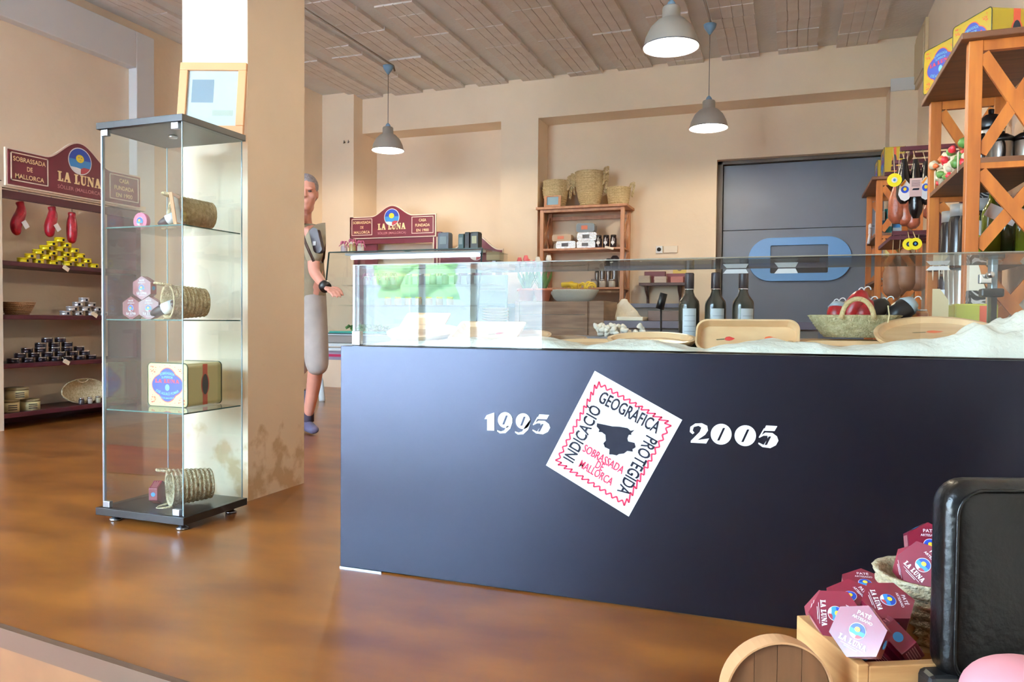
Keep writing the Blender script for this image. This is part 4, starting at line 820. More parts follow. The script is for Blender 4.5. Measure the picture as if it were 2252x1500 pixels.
random.seed(11); b = MB(); h_ = at(1373, 658, Y=5.9).z-wz; b.lathe([(.14, .002), (.12, h_*.18), (.085, h_*.45), (.05, h_*.75), (.03, h_*.9), (.02, h_), (.001, h_*1.02)], 26, 0, T(P.x, 5.9, wz), wob=lambda a, z, j: .16*sin(a*3+j)+.07*sin(a*7-j*2)); b.build('cloth_body', CLOTH, t)
P = at(1362, 722, Y=4.6); t = thing('cloth_scrunch', 'small scrunched cream cloth behind the oval plate', 'cloth', (P.x, 4.6, P.z-.02)); b = MB()
for k in range(34):
    q = Vector((P.x+random.uniform(-.14, .15), 4.6+random.uniform(-.05, .05), P.z+random.uniform(-.04, .015))); b.lathe([(.001, -.016), (.022, -.008), (.026, .006), (.001, .018)], 9, 0, T(*q) @ rx(random.uniform(-60, 60)) @ ry(random.uniform(-60, 60)), wob=lambda a, z, j: .35*sin(a*3+k))
b.build('cloth_body', CLOTH, t, sub=1)
zz = P.z-.05; t = thing('work_shelf', 'grey under shelf at the back of the serving counter', 'shelf', (P.x, 4.6, 0)); MB().box(P.x-.35, P.x+.5, 4.4, 4.85, zz-.03, zz).build('shelf_board', mat('grey_shelf', (110, 104, 106), .5), t); MB().box(P.x-.3, P.x+.45, 4.45, 4.8, 0, zz-.03).build('shelf_body', mat('grey_shelf_body', (100, 92, 90), .5), t)
# ------------------------------------------------------------------ serving counter
KX0, KX1, KY, KZ = -1.425, 1.02, 2.195, .752
ct = thing('serving_counter', 'long low dark serving counter with glass guard across the shop', 'counter', (-.2, 2.5, 0))
MB().box(KX0, KX1, KY, KY+.02, .004, KZ).build('front_panel', PANEL, ct, bevel=.0015)
MB().box(KX0, KX0+.02, KY+.02, KY+.62, .004, KZ).build('side_panel', PANEL, ct); MB().box(KX0, KX1, KY+.021, KY+.62, KZ-.02, KZ-.002).build('counter_top', PANEL, ct)
MB().box(KX0, KX0+.16, KY-.004, KY+.0, .0, .004).build('floor_shim', ALU, ct)
GY = KY+.045; gz = at(1100, 576, Y=GY).z; gxl = at(777, 640, Y=GY).x; gb = GY+.40
MB().box(gxl, KX1, GY, GY+.006, KZ, gz).build('front_pane', GLASS, ct)
MB().box(gxl, KX1, GY+.007, gb, gz-.006, gz).build('top_pane', GLASS, ct)
MB().box(gxl, gxl+.006, GY+.007, gb, KZ, gz-.007).build('side_pane', GLASS, ct)
b = MB(); b.box(gxl, KX1, GY-.0006, GY+.0012, gz-.0025, gz+.0005); b.box(gxl, KX1, gb, gb+.002, gz-.006, gz); b.build('pane_edge', mat('pane_edge_brown', (120, 112, 96), .3), ct)
b = MB(); b.box(gxl-.001, gxl+.007, GY-.001, GY+.003, KZ, gz); b.build('pane_edge', MATS['glass_edge_bright'], ct)
MB().box(gxl-.004, gxl+.03, GY-.004, GY+.016, KZ, KZ+.05).build('edge_highlight', CHR, ct, bevel=.003)  # bright metal block stands in for the highlight on the polished pane edge
P = lambda zx, zy: at(1040+zx/3.128, 790+zy/3.128, Y=KY-.0015)
cs = [P(838, 80), P(1440, 418), P(1072, 1083), P(502, 730)]
b = MB(); b.add([v for v in cs]+[v+Vector((0, .0014, 0)) for v in cs], [(3, 2, 1, 0), (4, 5, 6, 7)]+[(i, (i+1) % 4, (i+1) % 4+4, i+4) for i in range(4)]); b.build('sticker', WHT, ct)
def edge(a, c, ins, n):
    a, c = Vector(a), Vector(c); return a, c
ctr = sum(cs, Vector())/4; ins = [v.lerp(ctr, .13) for v in cs]; ins2 = [v.lerp(ctr, .205) for v in cs]
zz_ = []
for i in range(4):
    a, c, a2, c2 = ins[i], ins[(i+1) % 4], ins2[i], ins2[(i+1) % 4]; n_ = 12
    for k in range(n_): zz_.append(a.lerp(c, (k+.0)/n_+.03)); zz_.append(a2.lerp(c2, (k+.5)/n_))
b = MB(); o_ = Vector((0, -.0012, 0))
for p, q in zip(zz_, zz_[1:]+zz_[:1]): b.beam(p+o_, q+o_, .0022, .0045, upv=(0, 0, 1)) if False else b.add([p+o_+Vector((0, 0, s)) + (q-p).normalized().cross(Vector((0, 1, 0)))*w_ for s, w_ in ((0, -.0022), (0, .0022))]+[q+o_+(q-p).normalized().cross(Vector((0, 1, 0)))*w_ for w_ in (.0022, -.0022)], [(0, 1, 2, 3)])
b.build('zigzag_border', REDP, ct)
def ptext(b, s, A, B_, h_, mi, flip=1):
    A, B_ = P(*A), P(*B_); u = (B_-A); L = u.length; n = Vector((0, -1, 0)); u.normalize(); v = n.cross(u)*flip
    M = frame((A+B_)/2+Vector((0, -.0012, 0)), u, v); b.text(s, h_, M, mi, width=L, off=.012)
for s_, A2, B2, hh_, mi_ in (('GEOGRÀFICA', (858, 290), (1262, 512), .052, 0), ('INDICACIÓ', (688, 716), (886, 345), .050, 0), ('PROTEGIDA', (1196, 520), (992, 905), .052, 0), ('SOBRASSADA', (752, 630), (1024, 790), .034, 1), ('DE', (838, 742), (888, 770), .034, 1), ('MALLORCA', (726, 737), (948, 870), .034, 1)):
    b = MB(); ptext(b, s_, A2, B2, hh_, 0); b.build('lettering', REDP if mi_ else INK, ct)
sp = [(855,440),(905,450),(960,462),(1010,464),(1065,474),(1085,492),(1112,487),(1088,508),(1092,520),(1072,520),(1062,545),(1068,565),(1112,575),(1120,605),(1098,618),(1100,636),(1062,630),(1040,648),(1005,652),(990,662),(960,655),(938,655),(940,620),(908,605),(898,578),(915,560),(912,520),(888,502),(865,500),(870,484),(852,462)]
b = MB(); v = [P(*q)+Vector((0, -.0012, 0)) for q in sp]; b.add(v, [tuple(range(len(v)-1, -1, -1))]); b.build('map_shape', INK, ct)
# years in heavy round numerals: solid bodies with slanted slots
def Pz(pts): return [P(*q)+Vector((0, -.0008, 0)) for q in pts]
def elz(cx, cy, a, b_, n=30, sk=0): return [(cx+a*cos(2*pi*k/n)+sk*b_*sin(2*pi*k/n), cy+b_*sin(2*pi*k/n)) for k in range(n)]
wb, kb = MB(), MB()
def W(pts, b=None, lift=0):
    b = wb if b is None else b; v = [q+Vector((0, -lift, 0)) for q in Pz(pts)]; 
    A = sum(pts[i][0]*pts[(i+1) % len(pts)][1]-pts[(i+1) % len(pts)][0]*pts[i][1] for i in range(len(pts)))
    f = tuple(range(len(v))); b.add(v, [f[::-1] if A > 0 else f])
def slot(cx, cy, L, w_, sl): W([(cx-w_-sl, cy+L), (cx+w_-sl, cy+L), (cx+w_+sl, cy-L), (cx-w_+sl, cy-L)], kb, .0005)
def nine(cx, cy, s):
    W(elz(cx, cy-10*s, 42*s, 46*s)); slot(cx, cy-10*s, 26*s, 6*s, 10*s)
    W([(cx+52*s-10*s, cy-20*s), (cx+42*s, cy+5*s), (cx+30*s, cy+40*s), (cx+2*s, cy+66*s), (cx-30*s, cy+68*s), (cx-46*s, cy+56*s), (cx-46*s, cy+48*s), (cx-25*s, cy+56*s), (cx-5*s, cy+50*s), (cx+12*s, cy+20*s)])
def five(cx, cy, s):
    W([(cx-15*s, cy-66*s), (cx+48*s, cy-62*s), (cx+32*s, cy-34*s), (cx-30*s, cy-36*s)]); W([(cx-28*s, cy-50*s), (cx-20*s, cy-48*s), (cx-50*s, cy+4*s), (cx-58*s, cy+2*s)])
    W([(cx-56*s, cy-2*s), (cx-20*s, cy-26*s), (cx+20*s, cy-24*s), (cx+46*s, cy-4*s), (cx+54*s, cy+20*s), (cx+40*s, cy+46*s), (cx+8*s, cy+62*s), (cx-36*s, cy+56*s), (cx-60*s, cy+38*s), (cx-58*s, cy+30*s), (cx-30*s, cy+44*s), (cx-6*s, cy+10*s), (cx-8*s, cy-8*s), (cx-30*s, cy-8*s), (cx-54*s, cy+4*s)]); slot(cx-6*s, cy+20*s, 24*s, 7*s, 12*s)
W([(80, 412), (95, 385), (148, 366), (148, 492), (98, 490), (98, 412)]); W([(166, 470), (210, 470), (214, 480), (166, 484)]) if False else None
nine(222, 430, .95*1.25); nine(345, 438, .95*1.25); five(474, 450, 1.08)
wb.build('year_lettering', WHT, ct); wb = MB()
def zero(cx, cy, a, b_): W(elz(cx, cy, a, b_)); slot(cx, cy, b_*.6, 8, 20)
W([(1492, 500), (1496, 465), (1530, 442), (1575, 440), (1612, 458), (1618, 490), (1598, 520), (1545, 556), (1625, 545), (1605, 580), (1498, 574), (1500, 560), (1560, 500), (1572, 470), (1552, 458), (1520, 466), (1512, 490), (1524, 506), (1512, 516)])
zero(1708, 516, 72, 72); zero(1874, 526, 74, 72); five(2036, 536, 1.22)
wb.build('year_lettering', WHT, ct); kb.build('numeral_slot', PANEL, ct)
for x0, x1, y0, y1, lab in ((1590, 1646, 586, 601, 'white card standing in for a reflection in the glass above the third bottle'), (1703, 1755, 586, 601, 'white card standing in for a reflection in the glass under the blue door handle plate'), (2036, 2090, 577, 594, 'white card standing in for a reflection in the glass before the orange shelf')):  # added white cards stand in for bright reflections in the guard glass
    a_, c_ = at(x0, y0, Y=gb-.004), at(x1, y1, Y=gb-.004); t = thing('reflection_card', lab, 'card', ((a_.x+c_.x)/2, gb-.004, a_.z)); MB().prism([(a_.x+.012, gz-.008), (c_.x-.008, gz-.008), (c_.x, c_.z), (a_.x, c_.z)], 0, .001, 0, Matrix(((1, 0, 0, 0), (0, 0, -1, gb-.004), (0, 1, 0, 0), (0, 0, 0, 1)))).build('card_sheet', WHT, t)
# cloth along the guard
def sil(px_, tab):
    for (a, ya), (c, yc) in zip(tab, tab[1:]):
        if a <= px_ <= c: return ya+(yc-ya)*(px_-a)/(c-a)
    return tab[-1][1]
TAB = [(800, 762), (860, 750), (940, 748), (1010, 742), (1075, 745), (1130, 736), (1180, 738), (1235, 748), (1285, 762), (1330, 751), (1390, 745), (1440, 748), (1500, 757), (1545, 771), (1585, 757), (1640, 748), (1700, 742), (1745, 752), (1790, 752), (1850, 762), (1930, 757), (1985, 745), (2050, 740), (2105, 730), (2150, 705), (2190, 693), (2252, 690), (2500, 690)]
from mathutils import noise
b = MB(); NX, NY = 420, 22; vs = []
ya, yb_ = GY+.012, GY+.16
for i in range(NX+1):
    px_ = 812+(2500-812)*i/NX
    X_ = at(px_, 750, Y=GY+.06).x; zp = at(px_, sil(px_, TAB), Y=GY+.06).z-KZ
    for j in range(NY+1):
        u = j/NY; Y_ = ya+(yb_-ya)*u; w_ = sin(pi*min(1, u*1.02))**.42 if 0 < u < .98 else 0
        q = Vector((X_*9, Y_*14, 0)); wr = noise.noise(q)+.5*noise.noise(q*2.7+Vector((3, 1, 0)))
        fold = abs(noise.noise(Vector((X_*7+Y_*18, Y_*5, 2))))
        vs.append((X_, Y_+.01*noise.noise(Vector((X_*12, u*2, 5))), KZ+.001+max(.003, zp*w_*(1-.30*fold*2*(1-.2*w_))+(.009+max(0, zp-.045)*.45)*wr*w_)))
for i in range(NX):
    for j in range(NY): a = i*(NY+1)+j; b.f.append([a, a+NY+1, a+NY+2, a+1]); b.m.append(0); b.s.append(True)
b.v = vs; tag(b.build('tablecloth', CLOTH), 'crumpled cream cotton cloth laid behind the counter glass', 'cloth')
# trays, plates and boards leaning on the cloth
PEP = [mat('painted_pepper_orange', (216, 96, 48), .4), mat('painted_pepper_red', (184, 48, 40), .4), mat('painted_stem', (96, 92, 60), .5)]
def pepper(M, x, y, s=1, mi=1, rot=0, parent=None):
    b = MB(); Mp = M @ T(x, y, 0) @ rz(rot); pts = [(0, 0), (.3, .35), (.8, .4), (1.2, .2), (1.6, 0), (1.2, -.25), (.7, -.35), (.25, -.25)]
    b.add([(a*.016*s, c*.016*s, .0004) for a, c in pts], [tuple(range(8))][::1], mi, False, Mp); b.f[-1] = b.f[-1][::-1]
    b.add([(-.02*s, .001*s, .0005), (-.018*s, -.0015*s, .0005), (0, -.0015*s, .0005), (0, .0015*s, .0005)], [(0, 1, 2, 3)], 2, False, Mp); b.build('painted_pepper', PEP, parent)
def dish(name, lab, cat, cx, cy, Y, w_, h_, tilt, r=None, depth=.018, yaw=0, peps=(), rim=.012, m=None):
    """shallow dish whose face looks to the camera side, tilted back; w_, h_ full size; (cx, cy) = pixel of centre"""
    c = at(cx, cy, Y=Y); t = thing(name, lab, cat, c)
    M = T(*c) @ rz(yaw) @ rx(tilt)    # local z = face normal
    out = ell(w_/2, h_/2, 40) if r is None else rrect(w_, h_, r, 8); n = len(out)
    def ring(k, z, ins=0): return [(x*(1-ins/(w_/2))*k, y*(1-ins/(h_/2))*k, z) for x, y in out]
    R_ = [ring(.9, -depth), ring(.98, -depth*.4), ring(1, 0), ring(1, .003, 0), ring(1, .003, rim), ring(1, -depth*.55, rim*2)]
    b = MB(); vs = sum(R_, []); fs = [tuple(range(n-1, -1, -1))]+[(i*n+k, i*n+(k+1) % n, (i+1)*n+(k+1) % n, (i+1)*n+k) for i in range(5) for k in range(n)]+[tuple(range(5*n, 6*n))]
    b.add(vs, fs, 0, False, M); b.build(name+'_body', m or OLIVE, t, bevel=.0012)
    Mi = M @ T(0, 0, -depth*.55)
    for (x, y, s_, mi, ro) in peps: pepper(Mi, x, y, s_, mi, ro, t)
    return t
dish('oval_plate', 'shallow olive wood plate lying at the window end of the counter', 'plate', 930, 728, 2.62, .30, .20, 14, depth=.02)
dish('serving_tray', 'rectangular painted wood tray tilted near the window end of the counter', 'tray', 1072, 727, 2.60, .26, .17, 22, r=.012, depth=.02, yaw=4, peps=((-.05, -.045, 1.4, 0, 0), (.03, -.005, 1.4, 1, 20)))
dish('wood_board', 'square pale board propped behind the tilted painted tray', 'board', 925, 722, 2.74, .2, .2, 38, r=.01, depth=.01)
dish('flat_plate', 'flat round wood plate behind the tilted painted tray', 'plate', 1155, 738, 2.66, .2, .16, 14, depth=.014)
dish('dark_dish', 'dark brown wooden dish low behind the cloth', 'dish', 1245, 745, 2.7, .16, .10, 12, depth=.02, m=mat('dark_dish_wood', (150, 116, 88), .5))
dish('flat_plate', 'wide flat wood plate low in front of the weathered crate', 'plate', 1305, 754, 2.58, .32, .16, 8, depth=.012)
dish('oval_plate', 'large oval painted wood plate before the first bottle', 'plate', 1432, 745, 2.55, .30, .15, 16, depth=.02, peps=((-.04, -.03, 1.5, 1, 0), (.05, -.028, 1.6, 0, 8)))
dish('serving_tray', 'deep rounded rectangular painted tray propped before the bottles', 'tray', 1642, 738, 2.50, .315, .115, 62, r=.035, depth=.05, peps=((-.07, 0, 1.3, 1, 5), (.05, 0, 1.5, 0, 10)), rim=.006)
dish('wood_board', 'flat pale wood board lying between the deep tray and the basket', 'board', 1850, 758, 2.47, .30, .16, 6, r=.01, depth=.02)
dish('wood_board', 'second wood board under the palm basket', 'board', 1860, 752, 2.62, .28, .14, 4, r=.01, depth=.016)
dish('round_plate', 'big round painted wood plate tilted beside the heaped cloth', 'plate', 2068, 736, 2.48, .35, .32, 19, depth=.02, peps=((-.03, .05, 1.9, 0, 10), (.04, -.06, 1.9, 0, 20), (-.10, -.10, 1.6, 0, 5)))
# bottles
BG = mat('dark_bottle_glass', (52, 50, 40), .12, spec=.7); CAP = mat('bottle_capsule', (58, 48, 50), .4)
t0 = None
for i, px_ in enumerate((1515, 1573, 1634)):
    Q = at(px_, 700, Y=2.78); lab = ('wine bottle behind the oval plate, nearest the bracket shelf', 'middle wine bottle of three behind the deep tray', 'wine bottle nearest the basket, third behind the deep tray')[i]
    zt_ = at(px_, 601, Y=2.78).z; h_ = zt_-(KZ-.002)
    if t0 is None:
        t0 = t = thing('wine_bottle', lab, 'bottle', (Q.x, 2.78, KZ-.001), 'wine bottles behind the tray'); M = T(Q.x, 2.78, KZ-.001); r = .037
        MB().lathe([(.001, .004), (r*.9, 0), (r, .006), (r, h_*.56), (r*.93, h_*.62), (r*.55, h_*.69), (.0155, h_*.74), (.0145, h_*.8)], 32, 0, M).build('bottle_body', BG, t)
        MB().lathe([(.0155, h_*.775), (.0165, h_*.78), (.0165, h_*.985), (.014, h_), (.001, h_)], 24, 0, M).build('capsule', CAP, t); MB().lathe([(.0168, h_*.77), (.0168, h_*.785)], 24, 0, M).build('capsule_band', CHR, t)
        b = MB(); N = 14; vs = []
        for k in range(N+1): a = R(-118+76*k/N); vs += [(cos(a)*(r+.0006), sin(a)*(r+.0006), h_*.08), (cos(a)*(r+.0006), sin(a)*(r+.0006), h_*.52)]
        b.add(vs, [(2*k, 2*k+2, 2*k+3, 2*k+1) for k in range(N)], 0, True, M); lb = b.build('label', mat('bottle_label', (206, 208, 210), .5), t)
        b = MB()
        for q in range(5):
            vs = []
            for k in range(N-3): a = R(-108+60*k/(N-4)); vs += [(cos(a)*(r+.0011), sin(a)*(r+.0011), h_*(.14+.07*q)), (cos(a)*(r+.0011), sin(a)*(r+.0011), h_*(.148+.07*q))]
            b.add(vs, [(2*k, 2*k+2, 2*k+3, 2*k+1) for k in range(N-4)], 0, True, M)
        b.build('label_print', mat('faint_print', (160, 164, 170), .5), lb)
    else: dup(t0, (Q.x, 2.78, KZ-.001), (0, 0, R(.0+10*i)), lab)
# brush standing on the side counter
a_, c_, e_ = at(1456, 742, Y=2.9), at(1454, 675, Y=2.9), at(1460, 645, Y=2.9); t = thing('stemmed_tool', 'black barrelled tool on a thin stem behind the oval plate', 'tool', a_)
MB().tube([Vector((a_.x, 2.9, .0)), c_], .0035, 8).build('stem', PLB, t); MB().tube([c_+Vector((-.006, 0, -.008)), e_], [.0155, .014], 16).build('barrel', PLB, t); a_ = None
# palm basket with sausages
Q = at(1870, 742, Y=2.66); Lb = at(1985, 700, Y=2.66).x-at(1778, 700, Y=2.66).x; zb = Q.z; t = thing('palm_basket', 'boat shaped palm basket full of red and black sausages on the counter', 'basket', (Q.x, 2.66, zb))
xc = (at(1985, 700, Y=2.66).x+at(1778, 700, Y=2.66).x)/2; hb = at(1880, 697, Y=2.66).z-zb
b = MB(); prof = [(.001, 0)]+[((.64+.36*(k/20)**.8)+.012*sin(pi*k*.8), hb*k/20) for k in range(21)]+[(1.02, hb+.004), (.97, hb+.006), (.93, hb*.8), (.6, .01), (.001, .01)]
b.lathe([(r_*1.0, z_) for r_, z_ in prof], 56, 0, T(xc, 2.66, zb) @ Matrix.Diagonal((Lb/2, .085, 1, 1)), wob=lambda a, z, j: .012*sin(a*34+j*1.5)); b.build('basket_body', mat('green_palm', (210, 196, 152), .85, rgb2=(180, 164, 118), vscale=80, bump=1, bscale=190), t)
for y_ in (2.578, 2.742):
    b = MB(); p, q = Vector((at(1850, 700, Y=2.6).x, y_, zb+hb*.9)), Vector((at(1920, 700, Y=2.6).x, y_, zb+hb*.9)); handle(b, p, q, .062, .0085, n=16); b.build('basket_handle', mat('handle_palm', (204, 178, 130), .8, bump=.6, bscale=200), t)
RB = mat('red_casing', (160, 20, 26), .3, var=.4, vscale=30); BKS = mat('black_casing', (34, 28, 28), .35)
for i, (a, c, r_, m_, lab) in enumerate((((1838, 712), (1845, 665), .032, RB, 'dark red sausage leaning at the end of the palm basket'), ((1862, 712), (1900, 640), .034, RB, 'bright red sausage standing highest in the palm basket'), ((1890, 712), (1915, 662), .035, RB, 'short red sausage in the middle of the palm basket'), ((1905, 700), (1950, 662), .03, BKS, 'black sausage with a white string bow in the palm basket'), ((1955, 705), (2010, 662), .034, BKS, 'black and grey sausage at the plate end of the palm basket'))):
    p, q = at(*a, Y=2.66+.012*(i % 2)), at(*c, Y=2.68); t = thing('sausage', lab, 'sausage', p); b = MB(); saus(b, p, q, r_, 0, 14); b.build('sausage_body', m_, t)
    b = MB(); d_ = (q-p).normalized(); sd = Vector((.02, 0, .004)); handle(b, q, q+sd, .012, .002); handle(b, q, q-sd*.8, .012, .002); b.tube([q, q+Vector((.012, -.008, -.03))], .002, 5); b.build('string', WHT, t)
    if i in (0, 4): 
        b = MB(); b.tube([p.lerp(q, .72), p.lerp(q, .98)], [r_*1.0, r_*.6], 12); b.build('paper_cap', mat('grey_paper', (170, 180, 186), .5), t)
Q = at(1776, 700, Y=2.7)
c_ = at(1953, 672, Y=2.57); t = tag(MB().tube([c_, c_+Vector((.004, 0, -.03)), c_+Vector((-.001, 0, -.06)), c_+Vector((.0, .0, -.085))], .0022, 6).build('hanging_string', mat('string_cream', (214, 196, 150), .7)), 'cream string hanging over the rim of the palm basket', 'string')
p = at(2020, 690, Y=2.8); t = thing('spice_jar', 'small jar with red and yellow label behind the round plate', 'jar', p); MB().lathe([(.001, -.06), (.028, -.06), (.03, 0), (.026, .008)], 20, 0, T(*p)).build('jar_body', mat('jar_multicolour', (190, 130, 60), .3, rgb2=(150, 60, 40), vscale=40), t)
MB().lathe([(.026, .006), (.026, .014), (.001, .014)], 20, 0, T(*p)).build('lid', SL, t)
# ------------------------------------------------------------------ orange pine shelves on the right wall
AX0, AX1, AY0, AY1 = .70, 1.06, 3.80, 4.82
zA = [.35, .74, 1.155, 1.565]; zAt = 2.09
rack('orange pine shelf with crossed ends, the one nearest the camera on the right wall', AX0, AX1, AY0, AY1, zA, zAt, 'y', PINE, WALN, ps=.055, oh=.035)
BY0, BY1 = 7.20, 8.15
rack('orange pine shelf with crossed ends in the corner beside the grey door', .66, 1.02, BY0, BY1, [.35, .80, 1.22, 1.62], 2.09, 'y', PINE, WALN, ps=.05)
TY = mat('tin_yellow', (190, 160, 38), .35, coat=.4)
z = zAt+.009
tin('decorated_tin', .276, .235, .25, 'yellow decorated tin at the near end of the orange shelf top', (.909, 4.32, z), (0, 0, R(-65)), TY)
tin('decorated_tin', .276, .235, .25, 'yellow decorated tin second on the orange shelf top, partly behind the first', (.830, 4.66, z), (0, 0, R(-63)), TY)
z = 2.099
tin('decorated_tin', .27, .26, .16, 'dull yellow tin with grey oval on the corner shelf top', (.80, 7.38, z), (0, 0, R(-90)), TY)
tin('decorated_tin', .24, .24, .12, 'second dull yellow tin on the corner shelf top nearest the door', (.77, 7.80, z), (0, 0, R(-90)), TY)
# canisters with black lids
SS = mat('brushed_steel', (196, 194, 186), .3, metal=.75)
def canister(lab, x, y, z, r, h):
    t = thing('canister', lab, 'pot', (x, y, z)); M = T(x, y, z)
    MB().lathe([(.001, 0), (r*.9, 0), (r, .01), (r, h*.68), (r*.95, h*.72)], 28, 0, M).build('pot_body', SS, t)
    MB().lathe([(r*.98, h*.70), (r*1.12, h*.74), (r*1.08, h*.82), (r*.5, h*.92), (r*.2, h*.93), (r*.22, h), (.001, h)], 28, 0, M).build('lid', PLB, t)
    MB().lathe([(r*1.02, .0), (r*1.02, h*.06)], 28, 0, M, cap=False).build('base_ring', PLB, t)
    b = MB(); handle(b, (x-r*.2, y-r*1.05, z+h*.66), (x-r*.2, y-r*1.05, z+h*.15), .03, .007, updir=(0, -1, 0)); b.build('pot_handle', PLB, t)
z = zA[3]+.001
X_ = lambda px_, Y, yy=330: at(px_, yy, Y=Y).x
canister('tall steel canister with black lid rising behind the others', X_(2178, 4.45), 4.45, z, .06, .36)
canister('steel canister with black lid half hidden by the near post', X_(2160, 4.12), 4.12, z, .05, .17)
canister('steel canister with black lid in the middle of the board', X_(2204, 4.10), 4.10, z, .045, .17)
canister('steel canister with black lid cut by the photo edge', X_(2256, 4.10), 4.10, z, .05, .17)
# garland of vegetables along the edge of the board
random.seed(4); VM = [mat('ceramic_cream', (226, 214, 186), .4), mat('ceramic_green', (96, 140, 66), .4), mat('ceramic_red', (206, 44, 54), .35), mat('ceramic_orange', (220, 104, 52), .35)]
t = thing('vegetable_basket', 'white wicker pots heaped with small ceramic vegetables along the shelf edge', 'ornament', (.75, 4.5, z))
b = MB()
for yy in (4.22, 4.40, 4.58): b.lathe([(.001, 0), (.045, 0), (.055, .09), (.05, .09), (.001, .08)], 18, 0, T(.765, yy, z), wob=lambda a, z, j: .03*sin(a*9+j*2))
b.build('basket_body', VM[0], t)
for mi, nm, cnt in ((1, 'green_vegetables', 16), (2, 'red_vegetables', 10), (3, 'orange_vegetables', 12), (0, 'cream_flowers', 20)):
    b = MB()
    for k in range(cnt):
        q = Vector((random.uniform(.71, .80), random.uniform(4.1, 4.75), z+random.uniform(.02, .15))); s_ = random.uniform(.014, .028)
        b.lathe([(.001, -s_), (s_*.8, -s_*.5), (s_, 0), (s_*.5, s_), (.001, s_*1.4)], 8, 0, T(*q) @ rx(random.uniform(0, 180)) @ ry(random.uniform(0, 90)))
    b.build(nm, VM[mi], t)['kind'] = 'stuff'
for (px_, py_) in ((2107, 358), (2056, 397)):
    P = at(px_, py_, X=.695); tag(MB().prism([(-.02, .05), (.02, .05), (.012, -.01), (0, -.045), (-.012, -.01)], 0, .002, 0, frame(P, (0, -1, 0), (0, 0, 1))).build('price_tag', mat('paper_ivory', (226, 216, 196), .6)), 'small pointed paper tag on the shelf edge '+('below the red ceramic vegetable' if px_ > 2100 else 'by the rear post'), 'price tag')
# third board: oil bottles, patterned tin, dark jars
z = zA[2]+.001
def oil(lab, x, y, h, r, m):
    t = thing('oil_bottle', lab, 'bottle', (x, y, z)); M = T(x, y, z)
    MB().lathe([(.001, 0), (r, 0), (r, h*.62), (r*.8, h*.7), (r*.32, h*.8), (r*.3, h*.93)], 24, 0, M).build('bottle_body', m, t)
    MB().lathe([(r*.34, h*.9), (r*.36, h), (.001, h)], 16, 0, M).build('stopper', SL, t)
    b = MB(); b.box(-.03, .03, -.0008, 0, -.03, .03, 0, T(x, y-r-.001, z+h*.62) @ ry(28)); b.build('label', mat('oil_label', (216, 212, 206), .5), t)
OM = [mat('oil_green', (96, 104, 26), .12, spec=.8), mat('oil_dark', (44, 56, 30), .12, spec=.8), mat('oil_lime', (170, 180, 30), .2)]
for i, (px_, y, h, r, mi, lab) in enumerate(((2150, 4.05, .21, .03, 2, 'lime yellow bottle behind the near post'), (2180, 4.0, .31, .04, 0, 'olive oil bottle with pale shoulder label under the cross'), (2214, 4.02, .27, .042, 1, 'dark green bottle with slanted silver label under the cross'), (2246, 4.02, .27, .042, 0, 'olive green bottle cut by the photo edge'), (2196, 4.22, .25, .04, 1, 'dark bottle in the row behind the oil bottles'))):
    oil(lab, X_(px_, y, 500), y, h, r, OM[mi])
def swirl():
    m = bpy.data.materials.new('swirl_pattern'); m.use_nodes = True; nt = m.node_tree; p = nt.nodes['Principled BSDF']; tc = nt.nodes.new('ShaderNodeTexCoord'); vo = nt.nodes.new('ShaderNodeTexVoronoi'); vo.inputs['Scale'].default_value = 13
    ma = nt.nodes.new('ShaderNodeMath'); ma.operation = 'SINE'; mu = nt.nodes.new('ShaderNodeMath'); mu.operation = 'MULTIPLY'; mu.inputs[1].default_value = 38
    r = nt.nodes.new('ShaderNodeValToRGB'); r.color_ramp.interpolation = 'CONSTANT'; r.color_ramp.elements[0].color = (*lin((34, 32, 36)), 1); r.color_ramp.elements[1].color = (*lin((196, 190, 186)), 1); r.color_ramp.elements[1].position = .5
    nt.links.new(tc.outputs['Object'], vo.inputs[0]); nt.links.new(vo.outputs['Distance'], mu.inputs[0]); nt.links.new(mu.outputs[0], ma.inputs[0]); nt.links.new(ma.outputs[0], r.inputs[0]); nt.links.new(r.outputs[0], p.inputs['Base Color']); p.inputs['Roughness'].default_value = .4; return m
SW = swirl()
x = X_(2163, 4.35, 460); t = tag(MB().box(x-.05, x+.075, 4.35, 4.47, z, z+.34).build('patterned_tin', SW, bevel=.004), 'tall tin with black and white swirl pattern behind the oil bottles', 'tin')
for i, (y, h, px_) in enumerate(((4.72, .30, 2082), (4.60, .32, 2090), (4.45, .30, 2098), (4.30, .30, 2106))):
    x = .80+.02*i; sjar('dark tall jar on the third board, '+NTH[i]+' counted from the rear post', x, y, z, .048, h, mat('near_black_jar', (30, 26, 26), .25), mat('grey_jar_lid', (150, 146, 140), .4), 'dark jars on the third board')
# lower board: grinders and tags behind the guard
z = zA[1]+.001
for i, (y, px_, h, m_, lab) in enumerate(((4.70, 0, .40, DC, 'dark jar with white band on the fourth board'), (4.52, 0, .43, SS, 'tall steel grinder next to the dark banded jar'), (4.40, 0, .43, SS, 'tall steel grinder second from the dark banded jar'), (4.28, 0, .42, SS, 'tall steel grinder nearest the near post'))):
    t = thing('grinder' if i else 'tall_jar', lab, 'grinder' if i else 'jar', (.78, y, z)); M = T(.78, y, z)
    MB().lathe([(.001, 0), (.036, 0), (.038, h*.1), (.03, h*.45), (.034, h*.85), (.036, h*.9)], 20, 0, M).build('grinder_body' if i else 'jar_body', m_, t)
    MB().lathe([(.036, h*.9), (.037, h), (.001, h)], 20, 0, M).build('lid', CHR if not i else SL, t)
    if not i: MB().lathe([(.0365, h*.6), (.036, h*.72)], 20, 0, M, cap=False).build('white_band', WHT, t)
